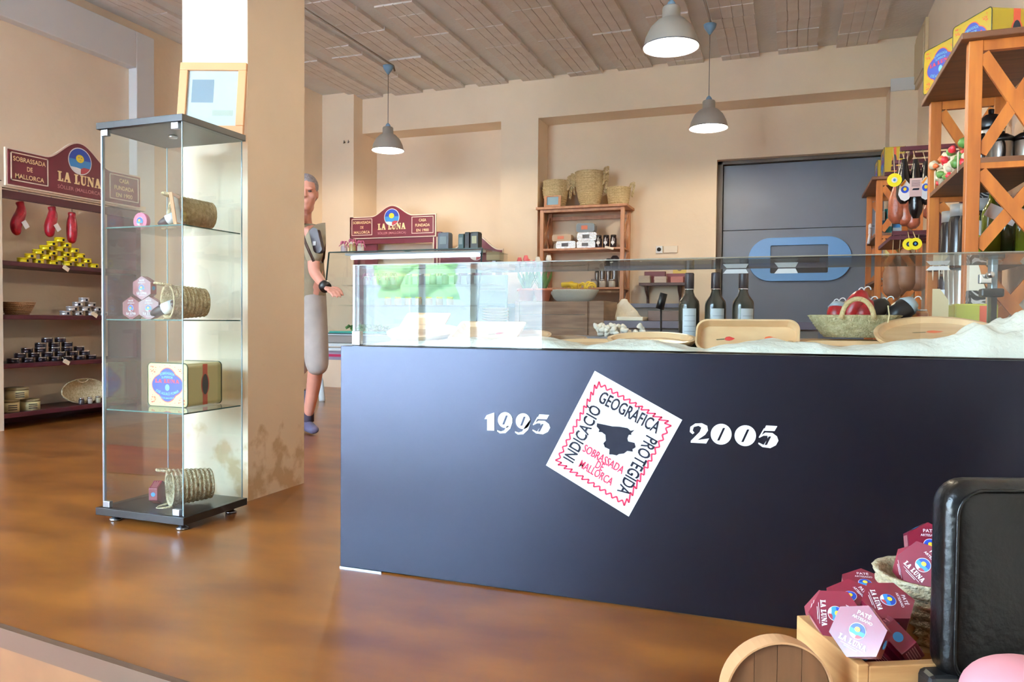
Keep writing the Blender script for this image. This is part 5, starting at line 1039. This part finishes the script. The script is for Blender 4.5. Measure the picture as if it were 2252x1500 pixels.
for i, (px_, py_) in enumerate(((2052, 600), (2066, 597), (2076, 602), (2086, 598), (2072, 585))):
    P = at(px_, py_, X=.69); tag(MB().prism([(-.018, .05), (.018, .05), (.014, -.01), (0, -.04), (-.014, -.01)], 0, .002, 0, frame(P, (0, -1, 0), (0, 0, 1)) @ rz(random.uniform(-15, 15))).build('price_tag', MATS['paper_ivory']), ['cream', 'ivory', 'pale', 'light', 'narrow'][i]+' pointed price tag of the cluster below the grinders, '+NTH[i]+' from the corner shelf', 'price tag')
# ------------------------------------------------------------------ sausage rack between the two shelves
t = thing('sausage_rack', 'dark burgundy bar rack with hanging sausages between the two orange shelves', 'rack', (.85, 5.9, 0))
xr = at(1978, 330, Y=5.6).x
ry0, rzz = 5.55, at(1978, 327, Y=5.55).z
for k in range(5):
    y = ry0+.22*k; MB().box(xr+.02*(k % 2), 1.05, y, y+.03, rzz-.015, rzz+.012).build('bar', BURGD, t)
MB().box(xr+.06, xr+.09, ry0+.03, ry0+.9, rzz-.04, rzz-.015).build('side_bar', BURGD, t)
z2 = at(1968, 512, Y=5.55).z; xr2 = at(1962, 512, Y=5.55).x
for k in range(4):
    y = ry0+.2*k; MB().box(xr2+.02*k, 1.05, y, y+.03, z2-.015, z2+.012).build('bar', BURGD, t)
MB().box(xr2-.01, xr2+.12, ry0-.0, ry0+.75, z2-.045, z2-.02).build('lower_board', BURGD, t)
for y in (ry0+.03, ry0+.85): MB().box(1.0, 1.04, y, y+.04, 0, rzz-.015).build('post', BURGD, t)
def hang(lab, cx, y0, y1, r, m, Y=5.5, bx=0, bar_z=None, grp=None):
    a, c = at(cx, y0, Y=Y), at(cx+bx, y1, Y=Y); t = thing('hanging_sausage', lab, 'sausage', a, grp)
    N = 12; pts = [a.lerp(c, k/N) for k in range(N+1)]; rs = [r*(.35+.65*min(1, (k/N)*2.2))*(1 if k < N-1 else (.8 if k == N-1 else .4)) for k in range(N+1)]
    MB().tube(pts, rs, 16).build('sausage_body', m, t); MB().tube([a, Vector((a.x, ry0+.015, (bar_z or rzz)-.014))], .002, 5).build('string', MATS['string_cream'], t)
    return t, a, c
LBK = mat('black_sausage', (26, 22, 24), .25, bump=.2); BRS = mat('brown_sausage', (150, 76, 50), .35, var=.3, vscale=30, bump=.4); HAM = mat('ham_brown', (140, 96, 70), .5, var=.25, vscale=12)
def lab_on(t, cx, cy, w_, h_, mi, Y, pts=None):
    P = at(cx, cy, Y=Y); b = MB(); M = frame(P, (1, 0, 0), (0, 0, 1))
    if mi == 0:
        b.add([(x*w_, y*h_, 0) for x, y in ((-.5, -.2), (-.3, -.42), (0, -.5), (.3, -.42), (.5, -.2), (.42, .2), (0, .5), (-.42, .2))], [tuple(range(8))], 0, False, M); b.add([(x, y, .001) for x, y in ell(w_*.3, h_*.16, 16, 0, h_*.02)], [tuple(range(16))], 1, False, M); b.add([(x, y, .002) for x, y in ell(w_*.13, h_*.08, 12, 0, h_*.04)], [tuple(range(12))], 2, False, M); b.add([(-w_*.4, h_*.2, .001), (-w_*.2, h_*.17, .001), (w_*.1, h_*.4, .001), (0, h_*.46, .001)], [(0, 1, 2, 3)], 3, False, M)
    else: 
        b.box(-w_/2, w_/2, -h_/2, h_/2, 0, .0008, 4, M)
        for q in range(6): b.box(-w_*.35, w_*.35, h_*(.05+.06*q), h_*(.07+.06*q), .0008, .0012, 5, M)
        b.prism([(-w_*.3, -h_*.15), (w_*.25, -h_*.15), (w_*.3, -h_*.04), (-w_*.2, -h_*.05)], .0008, .0014, 5, M)
    b.build('label', [WHT, BLUE, YEL, mat('label_orange', (220, 140, 50), .4), mat('label_pink', (222, 186, 180), .5), INK], t)
t, a, c = hang('black sausage with colourful shield label nearest the door', 1989, 350, 448, .042, LBK, 5.42, bx=-3); lab_on(t, 1990, 418, .075, .14, 0, 5.36)
t, a, c = hang('long black sausage with pale pink square label in the middle', 2014, 350, 480, .042, LBK, 5.42, bx=0); lab_on(t, 2014, 412, .07, .115, 1, 5.36)
t, a, c = hang('black sausage with shield label beside the rear post', 2036, 355, 450, .042, LBK, 5.42, bx=3); lab_on(t, 2036, 413, .07, .15, 0, 5.36)
for i, (cx, y0, y1, r, bx) in enumerate(((1975, 400, 492, .055, -3), (1992, 430, 497, .05, 0), (2005, 440, 503, .045, 3), (1984, 420, 485, .045, 4), (2045, 440, 482, .04, 0))):
    hang(('lumpy brown sausage hanging lowest at the door side', 'brown sausage just below the shield label', 'brown sausage below the pink label', 'brown sausage tucked behind the shield label', 'brown sausage seen beyond the rear post')[i], cx, y0, y1, r, BRS, 5.62, bx)
for i, (cx, y0, y1, r, bx) in enumerate(((1963, 560, 655, .062, 2), (1992, 548, 640, .075, -1), (2018, 555, 640, .06, 2), (1978, 556, 648, .055, 0))):
    hang(('cured brown ham nearest the door seen through the guard glass', 'widest cured ham hanging in the middle behind the glass', 'cured ham hanging beside the rear post behind the glass', 'narrow cured ham between the two front ones')[i], cx, y0, y1, r, HAM, 5.6, bx, bar_z=z2)
for i, (cx, cy, r, Y) in enumerate(((1967, 396, 13, 5.3), (1999, 537, 11.5, 5.35), (2013, 536, 11.5, 5.3))):
    P = at(cx, cy, Y=Y); D = (P-Vector((0, 0, CH))).length; rr = r/1667*D; t = thing('round_tag', ('yellow round tag hanging beside the shield label', 'yellow round tag of a pair below the brown sausages, door side', 'yellow round tag of a pair below the brown sausages, wall side')[i], 'tag', P)
    b = MB(); M = frame(P, (1, 0, 0), (0, 0, 1)); b.prism(ell(rr, rr, 24), 0, .002, 0, M); b.build('tag_card', mat('bright_yellow', (236, 216, 30), .45), t)
    b = MB(); b.add([(x, y, .0025) for x, y in ell(rr*.42, rr*.42, 16, 0, 0)], [tuple(range(16))], 0 if i else 2, False, M); b.add([(x, y, .003) for x, y in ell(rr*.18, rr*.2, 12, 0, 0)], [tuple(range(12))], 1, False, M); b.build('tag_print', [INK, BLUE2, WHT], t)
    MB().tube([P+Vector((0, 0, rr)), Vector((P.x+.02, ry0+.02, (z2 if i else rzz)+.01))], .0025, 5).build('tag_string', MATS['string_cream'], t)
# corner shelf things
z = 1.621
for i, (px_, w_, h_, c, lab) in enumerate(((1938, .09, .20, (210, 214, 222), 'white packet with blue print on the corner shelf'), (1955, .07, .22, (60, 160, 180), 'turquoise packet standing on the corner shelf'), (1972, .08, .18, (190, 210, 220), 'pale blue packet beside the turquoise one'))):
    x = at(px_, 460, Y=7.35).x; t = thing('packet', lab, 'packet', (x, 7.35, z)); MB().box(x-w_/2, x+w_/2, 7.33, 7.38, z, z+h_).build('packet_body', mat('packet_'+'abc'[i], c, .4), t, bevel=.004); MB().box(x-w_*.35, x+w_*.35, 7.328, 7.3295, z+h_*.3, z+h_*.6).build('label_panel', MATS['emblem_light_blue'] if i != 1 else WHT, t)
z = 1.221
for i in range(3):
    x = .74+.02*(i % 2); sjar('cream and yellow carton like jar stacked low on the corner shelf, '+('lowest', 'middle', 'highest')[i], .80, 7.34, z+.001+.1*i, .05, .098, mat('cream_yellow_box', (210, 196, 130), .5), mat('cream_lid', (206, 196, 150), .5))
P = at(1913, 515, X=.655); t = thing('ribbon_bow', 'white and dark blue ribbon bow on the door side of the corner shelf', 'ribbon', P)
b = MB(); handle(b, P, P+Vector((0, -.05, .05)), .05, .014); handle(b, P, P+Vector((0, .03, .06)), .04, .014); b.tube([P, P+Vector((-.01, -.02, -.09))], .012, 6); b.tube([P, P+Vector((-.01, .03, -.08))], .012, 6); b.build('bow', mat('ribbon_white', (216, 216, 224), .5), t)
# framed board on the right wall
q = [at(2013, 100, X=1.09), at(2041, 46, X=1.09), at(2042, 160, X=1.09), at(2013, 205, X=1.09)]
y0_, y1_ = q[1].y, q[0].y; t = thing('framed_board', 'pale wood framed board high on the right wall above the beam end', 'notice board', (1.09, y0_, 3.3))
MB().box(1.07, 1.099, y0_, y1_, q[3].z, q[0].z).build('frame', mat('pale_frame', (204, 178, 140), .5), t, bevel=.004); MB().box(1.062, 1.069, y0_+.05, y1_-.05, q[3].z+.05, q[0].z-.05).build('board', mat('beige_board', (206, 184, 150), .6), t)
# ------------------------------------------------------------------ things on the counter by the right end
sl_ = thing('slicer_stand', 'grey metal column with black handle standing behind the counter', 'slicer', (.6, 3.2, KZ))
p0, p1 = at(2178, 690, Y=3.2), at(2196, 562, Y=3.2)
MB().box(p0.x, p1.x, 3.2, 3.26, 0, p1.z).build('column', mat('grey_blue_metal', (130, 142, 150), .3, metal=.5), sl_, bevel=.004)
p2, p3 = at(2158, 653, Y=3.1), at(2210, 634, Y=3.1); MB().box(p2.x, p3.x, 3.1, 3.15, p2.z, p3.z).build('handle_grip', PLB, sl_, bevel=.006); MB().box(p3.x-.03, p3.x-.012, 3.15, 3.199, 0, p3.z-.01).build('arm', PLB, sl_)
p4, p5 = at(2153, 624, Y=3.18), at(2180, 612, Y=3.18); MB().box(p4.x, p5.x, 3.17, 3.2, p4.z, p5.z+.015).build('clamp', CHR, sl_, bevel=.003); MB().lathe([(.012, 0), (.012, .03), (.001, .032)], 14, 0, frame((p5.x-.01, 3.165, p4.z+.03), (1, 0, 0), (0, 0, 1))).build('knob', CHR, sl_)
p6, p7 = at(2098, 712, Y=3.35), at(2196, 668, Y=3.35); wz = p6.z-.03
t = thing('rear_counter', 'pale counter behind the serving counter under the yellow green tin', 'counter', (.6, 3.5, 0)); MB().box(p6.x-.25, .69, 3.0, 3.75, wz-.03, wz).build('counter_top', MATS['grey_shelf'], t); MB().box(p6.x-.22, .66, 3.27, 3.7, 0, wz-.03).build('cabinet_body', MATS['grey_shelf_body'], t)
t = thing('flat_tin', 'yellow and green tin lying behind the round plate under the black handle', 'tin', (p6.x, 3.35, wz)); MB().box(p6.x, p7.x, 3.35, 3.5, wz+.001, p7.z).build('tin_body', mat('yellow_green', (190, 186, 70), .3), t, bevel=.006); MB().box(p6.x+.085, p6.x+.125, 3.347, 3.349, wz+.002, p7.z-.008).build('label_panel', MATS['tin_orange_red'], t)
p8 = at(2136, 668, Y=3.55); p9 = at(2175, 620, Y=3.55); t = thing('patterned_box', 'pale card box with black swirl foot behind the yellow green tin', 'box', p8)
MB().box(p8.x, p9.x, 3.6, 3.66, wz+.001, p8.z+.055).build('box_body', SW, t); MB().prism([(0, 0), (p9.x-p8.x, 0), (.03, .115), (.0, .115)], -.05, 0, 0, frame((p8.x, 3.6, p8.z+.056), (1, 0, 0), (0, 0, 1))).build('card_top', MATS['paper_ivory'], t)
pa_ = at(2050, 684, Y=3.3); t = thing('cream_card', 'pointed cream card standing behind the round plate by the rear post', 'card', pa_)
pb_ = at(2086, 684, Y=3.3); MB().prism([(0, wz-pa_.z+.001), (pb_.x-pa_.x, wz-pa_.z+.001), (pb_.x-pa_.x, .04), (.025, .085), (0, .085)], -.004, 0, 0, frame(pa_, (1, 0, 0), (0, 0, 1))).build('card_sheet', mat('cream_card', (214, 190, 146), .6), t)
# ------------------------------------------------------------------ foreground
def low(n, lab, x0, x1, y0, y1, z1, m=CRATEW, z0=0.001):
    t = thing(n, lab, 'crate', ((x0+x1)/2, (y0+y1)/2, z0)); return t
A_, B_, C_ = at(1752, 1353, Z=.285), at(1887, 1462, Z=.285), at(2040, 1432, Z=.285)
ab = (B_-A_); ab.z = 0; L1 = ab.length; ab.normalize(); pc = Vector((-ab.y, ab.x, 0)); L2 = .30
t = thing('wooden_crate', 'pine crate full of burgundy hexagonal boxes in front of the serving counter', 'crate', (A_.x, A_.y, 0)); M = Matrix(((ab.x, pc.x, 0, A_.x), (ab.y, pc.y, 0, A_.y), (0, 0, 1, 0), (0, 0, 0, 1)))
for zlo, zhi in ((.145, .285), (.004, .138)):
    MB().box(0, L1, 0, .019, zlo, zhi, 0, M).build('plank', CRATEW, t, bevel=.002); MB().box(L1-.019, L1, .0195, L2, zlo, zhi-.004, 0, M).build('plank', CRATEW, t, bevel=.002)
    MB().box(0, .019, .0195, L2, zlo, zhi, 0, M).build('plank', CRATEW, t, bevel=.002); MB().box(0.0, L1, L2, L2+.019, zlo, zhi, 0, M).build('plank', CRATEW, t, bevel=.002)
MB().box(.019, L1-.019, .019, L2, .17, .18, 0, M).build('crate_floor', CRATEW, t)
toC = lambda P: (Vector((0, 0, CH))-P).normalized()
def hexat(lab, cx, cy, D, n=None, spin=0, s_=.92, tilt=(0, 0, 0)):
    P = at(cx, cy, D=D); nn = (toC(P)+Vector(tilt)).normalized() if n is None else Vector(n); place_hex(lab, P, nn, spin, s_)
hexat('shiny hexagonal box leaning at the near corner of the crate, front upright', 1886, 1388, 1.26, spin=-14, tilt=(-.27, 0, .12))
hexat('burgundy hexagonal box behind the shiny one, its print turned sideways', 1838, 1350, 1.36, spin=-84, tilt=(-.02, 0, .25))
hexat('burgundy hexagonal box squeezed against the far end of the crate', 1812, 1352, 1.43, spin=-90, tilt=(-.8, 0, .1))
hexat('burgundy hexagonal box lying flat toward the basket', 1953, 1320, 1.36, n=(.1, -.55, 1), spin=-85)
hexat('burgundy hexagonal box lying tilted behind the sideways one', 1868, 1312, 1.44, n=(-.2, -.5, 1), spin=-40)
hexat('burgundy hexagonal box at the back of the crate, topmost', 1903, 1284, 1.52, n=(.05, -.42, 1), spin=0)
hexat('hexagonal box with lines of small print beside the chair', 1986, 1392, 1.33, n=(.6, .25, .55), spin=25)
hexat('burgundy hexagonal box lowest in the crate beside the chair', 1975, 1420, 1.36, n=(.3, -.35, .8), spin=10)
hexat('burgundy hexagonal box lowest in the middle of the crate', 1915, 1400, 1.40, n=(.0, -.25, 1), spin=10)
# basket beside it
bc = at(2052, 1262, D=1.50); t = thing('wicker_basket', 'round pale basket of burgundy boxes half hidden by the leather chair', 'basket', (bc.x, bc.y, bc.z-.12)); b = MB(); basket(b, .075, .105, .115, 6, 0, T(bc.x, bc.y, bc.z-.12), n=44); b.build('basket_body', ESPL, t)
t = thing('wooden_crate', 'low crate hidden under the round pale basket', 'crate', (bc.x, bc.y, 0)); zz = bc.z-.121
for x0, x1, y0, y1, z0, z1 in ((-.12, .12, -.10, .14, zz-.014, zz), (-.12, .12, -.10, -.085, .002, zz-.015), (-.12, .12, .125, .14, .002, zz-.015), (-.12, -.105, -.084, .124, .002, zz-.015), (.105, .12, -.084, .124, .002, zz-.015)): MB().box(bc.x+x0, bc.x+x1, bc.y+y0, bc.y+y1, z0, z1).build('plank', CRATEW, t)
hexat('burgundy hexagonal box standing in the round basket, print slanting', 2030, 1243, 1.44, spin=-42, tilt=(-.1, 0, .2)); hexat('burgundy hexagonal box behind the slanting one in the round basket', 2006, 1245, 1.50, spin=-60, tilt=(-.9, 0, .2)); hexat('pale lilac lit hexagonal box peeking out highest in the round basket', 2046, 1200, 1.52, spin=0, tilt=(.3, 0, .1))
# round wooden box on edge
rc = at(1716, 1534, D=1.22); nrm = (toC(rc)+Vector((.33, .1, -.1))).normalized(); nrm.z *= .3; nrm.normalize(); M = frame(rc, Vector((0, 0, 1)).cross(nrm), (0, 0, 1)); r = .0895
t = thing('round_wooden_box', 'round wooden box standing on edge beside the crate at the photo bottom', 'box', rc)
MB().lathe([(r*.97, -.035), (r, -.035), (r, 0), (r*.965, 0), (r*.965, -.012)], 56, 0, M, sm=False, cap=False).build('rim', mat('rim_wood', (204, 156, 112), .5, rgb2=(176, 128, 86), vscale=6), t)
b = MB(); xs = [-.96, -.45, -.03, .42, .96]
for x0, x1 in zip(xs, xs[1:]):
    b = MB(); n_ = 8; up_ = [(r*(x0+(x1-x0)*k/n_)+(.0004 if k == 0 else -.0004 if k == n_ else 0), r*.96*math.sqrt(max(0, 1-((x0+(x1-x0)*k/n_)/.96)**2))) for k in range(n_+1)]; b.prism(up_+[(x, -y) for x, y in up_[::-1]], -.03, -.008, 0, M); b.build('plank', mat('lid_wood', (124, 82, 50), .6, rgb2=(96, 62, 36), vscale=3, stretch=(8, 8, 1)), t)
t = thing('low_stool', 'low plain wooden stand under the round wooden box', 'stand', (rc.x, rc.y, 0)); zz = rc.z-r-.001
MB().box(rc.x-.12, rc.x+.10, rc.y-.07, rc.y+.11, zz-.02, zz).build('stand_top', CRATEW, t)
for sx in (-.11, .075):
    for sy in (-.06, .08): MB().box(rc.x+sx, rc.x+sx+.02, rc.y+sy, rc.y+sy+.02, .002, zz-.02).build('leg', CRATEW, t)
# leather chair back
ch = thing('leather_chair', 'black leather chair whose padded back stands at the bottom right corner', 'chair', (.42, 1.3, -.16))
u = Vector((rt.x, rt.y, 0)).normalized(); dpt = Vector((-u.y, u.x, 0)); c0 = at(2092, 1062, D=1.2); W_, TH, H_ = .44, .075, .335
M = Matrix(((u.x, dpt.x, 0, c0.x), (u.y, dpt.y, 0, c0.y), (0, 0, 1, c0.z), (0, 0, 0, 1)))
b = MB(); nx, nz = 40, 26; vs = []; 
def pad(x, z, side):   # bulged rounded pad
    return side*(TH/2)
pr = rrect(W_, H_, .045, 7); n_ = len(pr); rings = []
for k, (ins, dy) in enumerate(((.05, .0), (.022, .004), (.010, .012), (.002, .018), (0, .026), (0, .05), (.002, .058), (.010, .064), (.022, .072), (.05, .076))):
    rings.append([((x*(1-ins*2/W_))+W_/2, dy-.004, (y*(1-ins*2/H_))-H_/2) for x, y in pr])
vs = sum(rings, []); fs = [(i*n_+k, (i+1)*n_+k, (i+1)*n_+(k+1) % n_, i*n_+(k+1) % n_) for i in range(9) for k in range(n_)]; fs += [tuple(range(n_)), tuple(range(10*n_-1, 9*n_-1, -1))]
b.add(vs, fs, 0, True, M); b.build('backrest', LEATH, ch)
for dy, ins in ((.006, .012), (.068, .012)):
    ring = [M @ Vector(((x*(1-ins*2/W_))+W_/2, dy-.004+(-.002 if dy < .03 else .002), (y*(1-ins*2/H_))-H_/2)) for x, y in pr]; MB().tube(ring+[ring[0]], .0028, 6, cap=False).build('piping', LEATH, ch)
for x in (.06, W_-.08): MB().box(x, x+.03, .02, .05, -H_-.118, -H_+.01, 0, M).build('back_post', PLB, ch)
MB().box(-.025, .03, .0, .06, -H_-.12, -H_+.022, 0, M).build('back_bracket', PLB, ch, bevel=.01)
MB().box(0, W_, -.42, .03, -H_-.20, -H_-.12, 0, M).build('seat', LEATH, ch, bevel=.02, seg=3)
for x in (.01, W_-.05):
    for y in (-.40, -.02): MB().box(x, x+.035, y, y+.035, -c0.z-.165, -H_-.19, 0, M).build('leg', PLB, ch)
pk = at(2262, 1545, D=.62); t = thing('pink_cushion', 'soft pink rounded cushion end poking in at the bottom right corner', 'cushion', (pk.x, pk.y, pk.z))
b = MB(); b.lathe([(.05*cos(R(a)) if abs(a) < 90 else .0005, .034*sin(R(a))) for a in range(-90, 91, 10)], 32, 0, T(*pk) @ rx(0)); b.build('cushion_body', mat('pink_fabric', (196, 128, 136), .6), t)
# ------------------------------------------------------------------ the man behind the pillar
def skin(verts, edges, radii, sub=2):
    me = bpy.data.meshes.new('s'); me.from_pydata([tuple(v) for v in verts], edges, []); o = bpy.data.objects.new('s', me); COL.objects.link(o)
    o.modifiers.new('k', 'SKIN'); o.modifiers.new('u', 'SUBSURF').levels = sub
    for i, r in enumerate(radii): me.skin_vertices[0].data[i].radius = r if isinstance(r, tuple) else (r, r)
    me.skin_vertices[0].data[0].use_root = True
    dg = bpy.context.evaluated_depsgraph_get(); em = o.evaluated_get(dg).to_mesh(); vs = [tuple(v.co) for v in em.vertices]; fs = [tuple(p.vertices) for p in em.polygons]
    o.evaluated_get(dg).to_mesh_clear(); bpy.data.objects.remove(o); bpy.data.meshes.remove(me); return vs, fs
a_ = lambda x, y, Y: at(x, y, Y=Y)
J = dict(pel=a_(670, 655, 4.62), che=a_(667, 545, 4.48), nb=a_(666, 487, 4.42), hd=a_(673, 425, 4.36), ls=a_(690, 508, 4.42), le=a_(690, 598, 4.36), lw=a_(717, 633, 4.24), rs=a_(638, 508, 4.55), re=a_(626, 602, 4.6), rw=a_(640, 668, 4.5),
         lh=a_(684, 672, 4.60), lk=a_(696, 795, 4.55), la=a_(677, 918, 4.74), rh=a_(654, 672, 4.68), rk=a_(655, 800, 4.62), ra=a_(640, 915, 4.85))
man = thing('person', 'grey haired man in khaki shirt and long shorts reaching out from behind the pillar', 'person', (J['pel'].x, J['pel'].y, 0))
SKN = mat('skin', (206, 142, 122), .5, var=.1, vscale=12); KH = mat('khaki_shirt', (150, 136, 112), .8, var=.15, vscale=8, bump=.5, bscale=18); SH = mat('beige_shorts', (168, 156, 150), .85, var=.12, vscale=8, bump=.5, bscale=16)
bm_ = MB()
vv = [J['pel'], J['che'], J['nb'], J['hd'], J['ls'], J['le'], J['lw'], J['rs'], J['re'], J['rw'], J['lh'], J['lk'], J['la'], J['rh'], J['rk'], J['ra'], (J['pel']+J['che'])/2, (J['la']+J['lk'])/2+Vector((.0, .02, .03)), (J['ra']+J['rk'])/2+Vector((0, .02, .03))]
bm_.add(*skin(vv, [(0, 16), (16, 1), (1, 2), (2, 3), (1, 4), (4, 5), (5, 6), (1, 7), (7, 8), (8, 9), (0, 10), (10, 11), (11, 17), (17, 12), (0, 13), (13, 14), (14, 18), (18, 15)], [(.14, .10), (.15, .11), .058, .055, .055, .042, .028, .055, .042, .028, .085, .058, .038, .085, .058, .038, (.145, .11), .055, .055]))
# hands: palm and five fingers each
def hand(W0, d, nrm, curl=.5, side=1):
    d = Vector(d).normalized(); n = Vector(nrm).normalized(); s_ = d.cross(n).normalized()*side; n = s_.cross(d).normalized()*side
    bm_.add(*skin([W0, W0+d*.035, W0+d*.085], [(0, 1), (1, 2)], [(.024, .018), (.036, .016), (.04, .014)], 2))
    for k, (o_, L) in enumerate(((-.03, .072), (-.01, .082), (.01, .078), (.029, .062))):
        p = W0+d*.07+s_*o_; q = p+d*(.02+L*.4)+s_*o_*.15; r_ = q+(d*(1-curl*.6)-n*curl).normalized()*L*.35; e = r_+(d*(1-curl)-n*curl*1.4).normalized()*L*.28; bm_.add(*skin([p, q, r_, e], [(0, 1), (1, 2), (2, 3)], [.011, .0095, .009, .007], 2))
    p = W0+d*.025-s_*.022; bm_.add(*skin([p, p-s_*.03+d*.025, p-s_*.038+d*.06-n*.015, p-s_*.030+d*.085-n*.022], [(0, 1), (1, 2), (2, 3)], [.013, .012, .0105, .008], 2))
hd_ = (a_(757, 650, 4.15)-J['lw']); hand(J['lw'], hd_, (.2, -.35, .9), .45, 1); hand(J['rw'], (.05, -.1, -1), (-1, -.3, 0), .5, -1)
# head
Hc = J['hd']; fwd = Vector((.50, -.84, -.12)).normalized(); sd = fwd.cross(Vector((0, 0, 1))).normalized(); upv = sd.cross(fwd)
HM = Matrix(((sd.x, fwd.x, upv.x, Hc.x), (sd.y, fwd.y, upv.y, Hc.y), (sd.z, fwd.z, upv.z, Hc.z), (0, 0, 0, 1)))
def blob(b, c, r, M=HM, n=20, mi=0):
    b.lathe([(max(.0004, cos(R(a))), sin(R(a))) for a in range(-90, 91, 10)], n, mi, M @ T(*c) @ Matrix.Diagonal((*r, 1)))
for c, r in (((0, -.012, .035), (.076, .096, .088)), ((0, .012, -.03), (.064, .076, .085)), ((0, .035, -.085), (.04, .045, .034)), ((0, .086, -.002), (.012, .014, .03)), ((0, .096, -.018), (.015, .016, .013)), ((.03, .074, .03), (.026, .014, .008)), ((-.03, .074, .03), (.026, .014, .008)), ((0, .078, -.056), (.024, .012, .006)), ((0, .077, -.068), (.021, .012, .006)), ((.074, -.012, -.005), (.008, .018, .032)), ((-.074, -.012, -.005), (.008, .018, .032)), ((.04, .055, -.02), (.026, .026, .024)), ((-.04, .055, -.02), (.026, .026, .024)), ((0, -.01, -.09), (.052, .062, .05))): blob(bm_, c, r)
bo = bm_.build('body', SKN, man, smooth=True); md = bo.modifiers.new('r', 'REMESH'); md.mode = 'VOXEL'; md.voxel_size = .0065; md.use_smooth_shade = True; md2 = bo.modifiers.new('sm', 'SMOOTH'); md2.iterations = 3; md2.factor = .5
for s_ in (-1, 1): b = MB(); blob(b, (s_*.032, .0745, .012), (.013, .010, .007)); b.build('eye', mat('eye_dark', (70, 50, 46), .3), man)
b = MB(); blob(b, (0, -.02, .045), (.082, .098, .088)); blob(b, (0, -.045, -.0), (.079, .07, .075)); hair = b.build('hair', mat('grey_hair', (150, 140, 142), .8, var=.3, vscale=60, bump=.8, bscale=120), man, smooth=True)
# keep hair off the face
for v in hair.data.vertices:
    l = HM.inverted() @ (v.co+man.location)
    if l.y > .035 and l.z < .1: l.y = .035+(l.y-.035)*.1 if l.z < .075 else l.y; v.co = HM @ l - man.location
b = MB(); pb_ = J['pel']+Vector((0, 0, -.11)); b.add(*skin([pb_, (J['pel']+J['che'])/2, J['che'], J['nb']+Vector((0, 0, -.03)), J['ls'], J['le']+Vector((0, 0, .05)), J['rs'], J['re']+Vector((0, 0, .05))], [(0, 1), (1, 2), (2, 3), (2, 4), (4, 5), (2, 6), (6, 7)], [(.165, .12), (.165, .125), (.17, .125), .075, .075, .062, .075, .062])); b.build('shirt', KH, man, smooth=True)
b = MB()
for s_ in (-1, 1): b.prism([(0, 0), (.07, -.01), (.05, -.06), (.0, -.04)] if s_ > 0 else [(0, 0), (-.07, -.01), (-.05, -.06), (0, -.04)], 0, .006, 0, frame(J['nb']+Vector((0, -.085, .035)), (1, 0, 0), (0, 0, 1)) )
b.build('collar', KH, man)
b = MB(); lk2 = J['lk']+Vector((.012, 0, -.11)); rk2 = J['rk']+Vector((0, 0, -.1))
b.add(*skin([J['pel']+Vector((0, 0, .17)), J['pel'], J['lh'], J['lk']+Vector((0, 0, .05)), lk2, J['rh'], J['rk']+Vector((0, 0, .05)), rk2], [(0, 1), (1, 2), (2, 3), (3, 4), (1, 5), (5, 6), (6, 7)], [(.162, .13), (.17, .135), .12, .09, .083, .115, .09, .083])); b.build('shorts', SH, man, smooth=True)
for A2, dx in ((J['la'], .10), (J['ra'], .08)):
    b = MB(); sk = mat('dark_sock', (72, 62, 78), .8); b.tube([A2+Vector((0, 0, .20)), A2+Vector((0, 0, .10)), A2+Vector((0, 0, -.03))], [.05, .047, .045], 16); b.build('sock', sk, man)
    f0 = Vector((A2.x, A2.y, .05)); b = MB(); b.add(*skin([f0+Vector((-.04, .03, .0)), f0, f0+Vector((dx*.6, -.05, -.008)), f0+Vector((dx*1.3, -.09, -.018))], [(0, 1), (1, 2), (2, 3)], [(.04, .045), (.045, .05), (.045, .04), (.04, .028)])); b.build('shoe', mat('grey_shoe', (96, 92, 120), .6), man, smooth=True)
s0, s1, s2, s3 = a_(655, 490, 4.36), a_(668, 530, 4.28), a_(688, 575, 4.26), a_(694, 560, 4.3)
b = MB(); b.tube([a_(650, 478, 4.45), a_(657, 492, 4.24), a_(672, 535, 4.20), a_(690, 575, 4.24)], .022, 8, flat=.35); b.build('bag_strap', mat('brown_strap', (62, 40, 30), .6), man)
bg_ = a_(698, 530, 4.30); b = MB(); b.prism(rrect(.06, .17, .028), -.03, .03, 0, frame(bg_, Vector((1, .2, .25)), (0, 0, 1))); b.build('shoulder_bag', mat('burgundy_bag', (50, 26, 28), .5), man, bevel=.012)
b = MB(); b.box(-.012, .012, -.014, .014, .0, .003, 0, frame(bg_+Vector((.0, -.034, -.02)), (1, 0, 0), (0, 0, 1))); b.build('bag_badge', WHT, man)
wr = J['lw'].lerp(J['le'], .08); ax = (J['lw']-J['le']).normalized(); MB().tube([wr-ax*.016, wr+ax*.016], [.039, .039], 18).build('wristwatch', PLB, man)
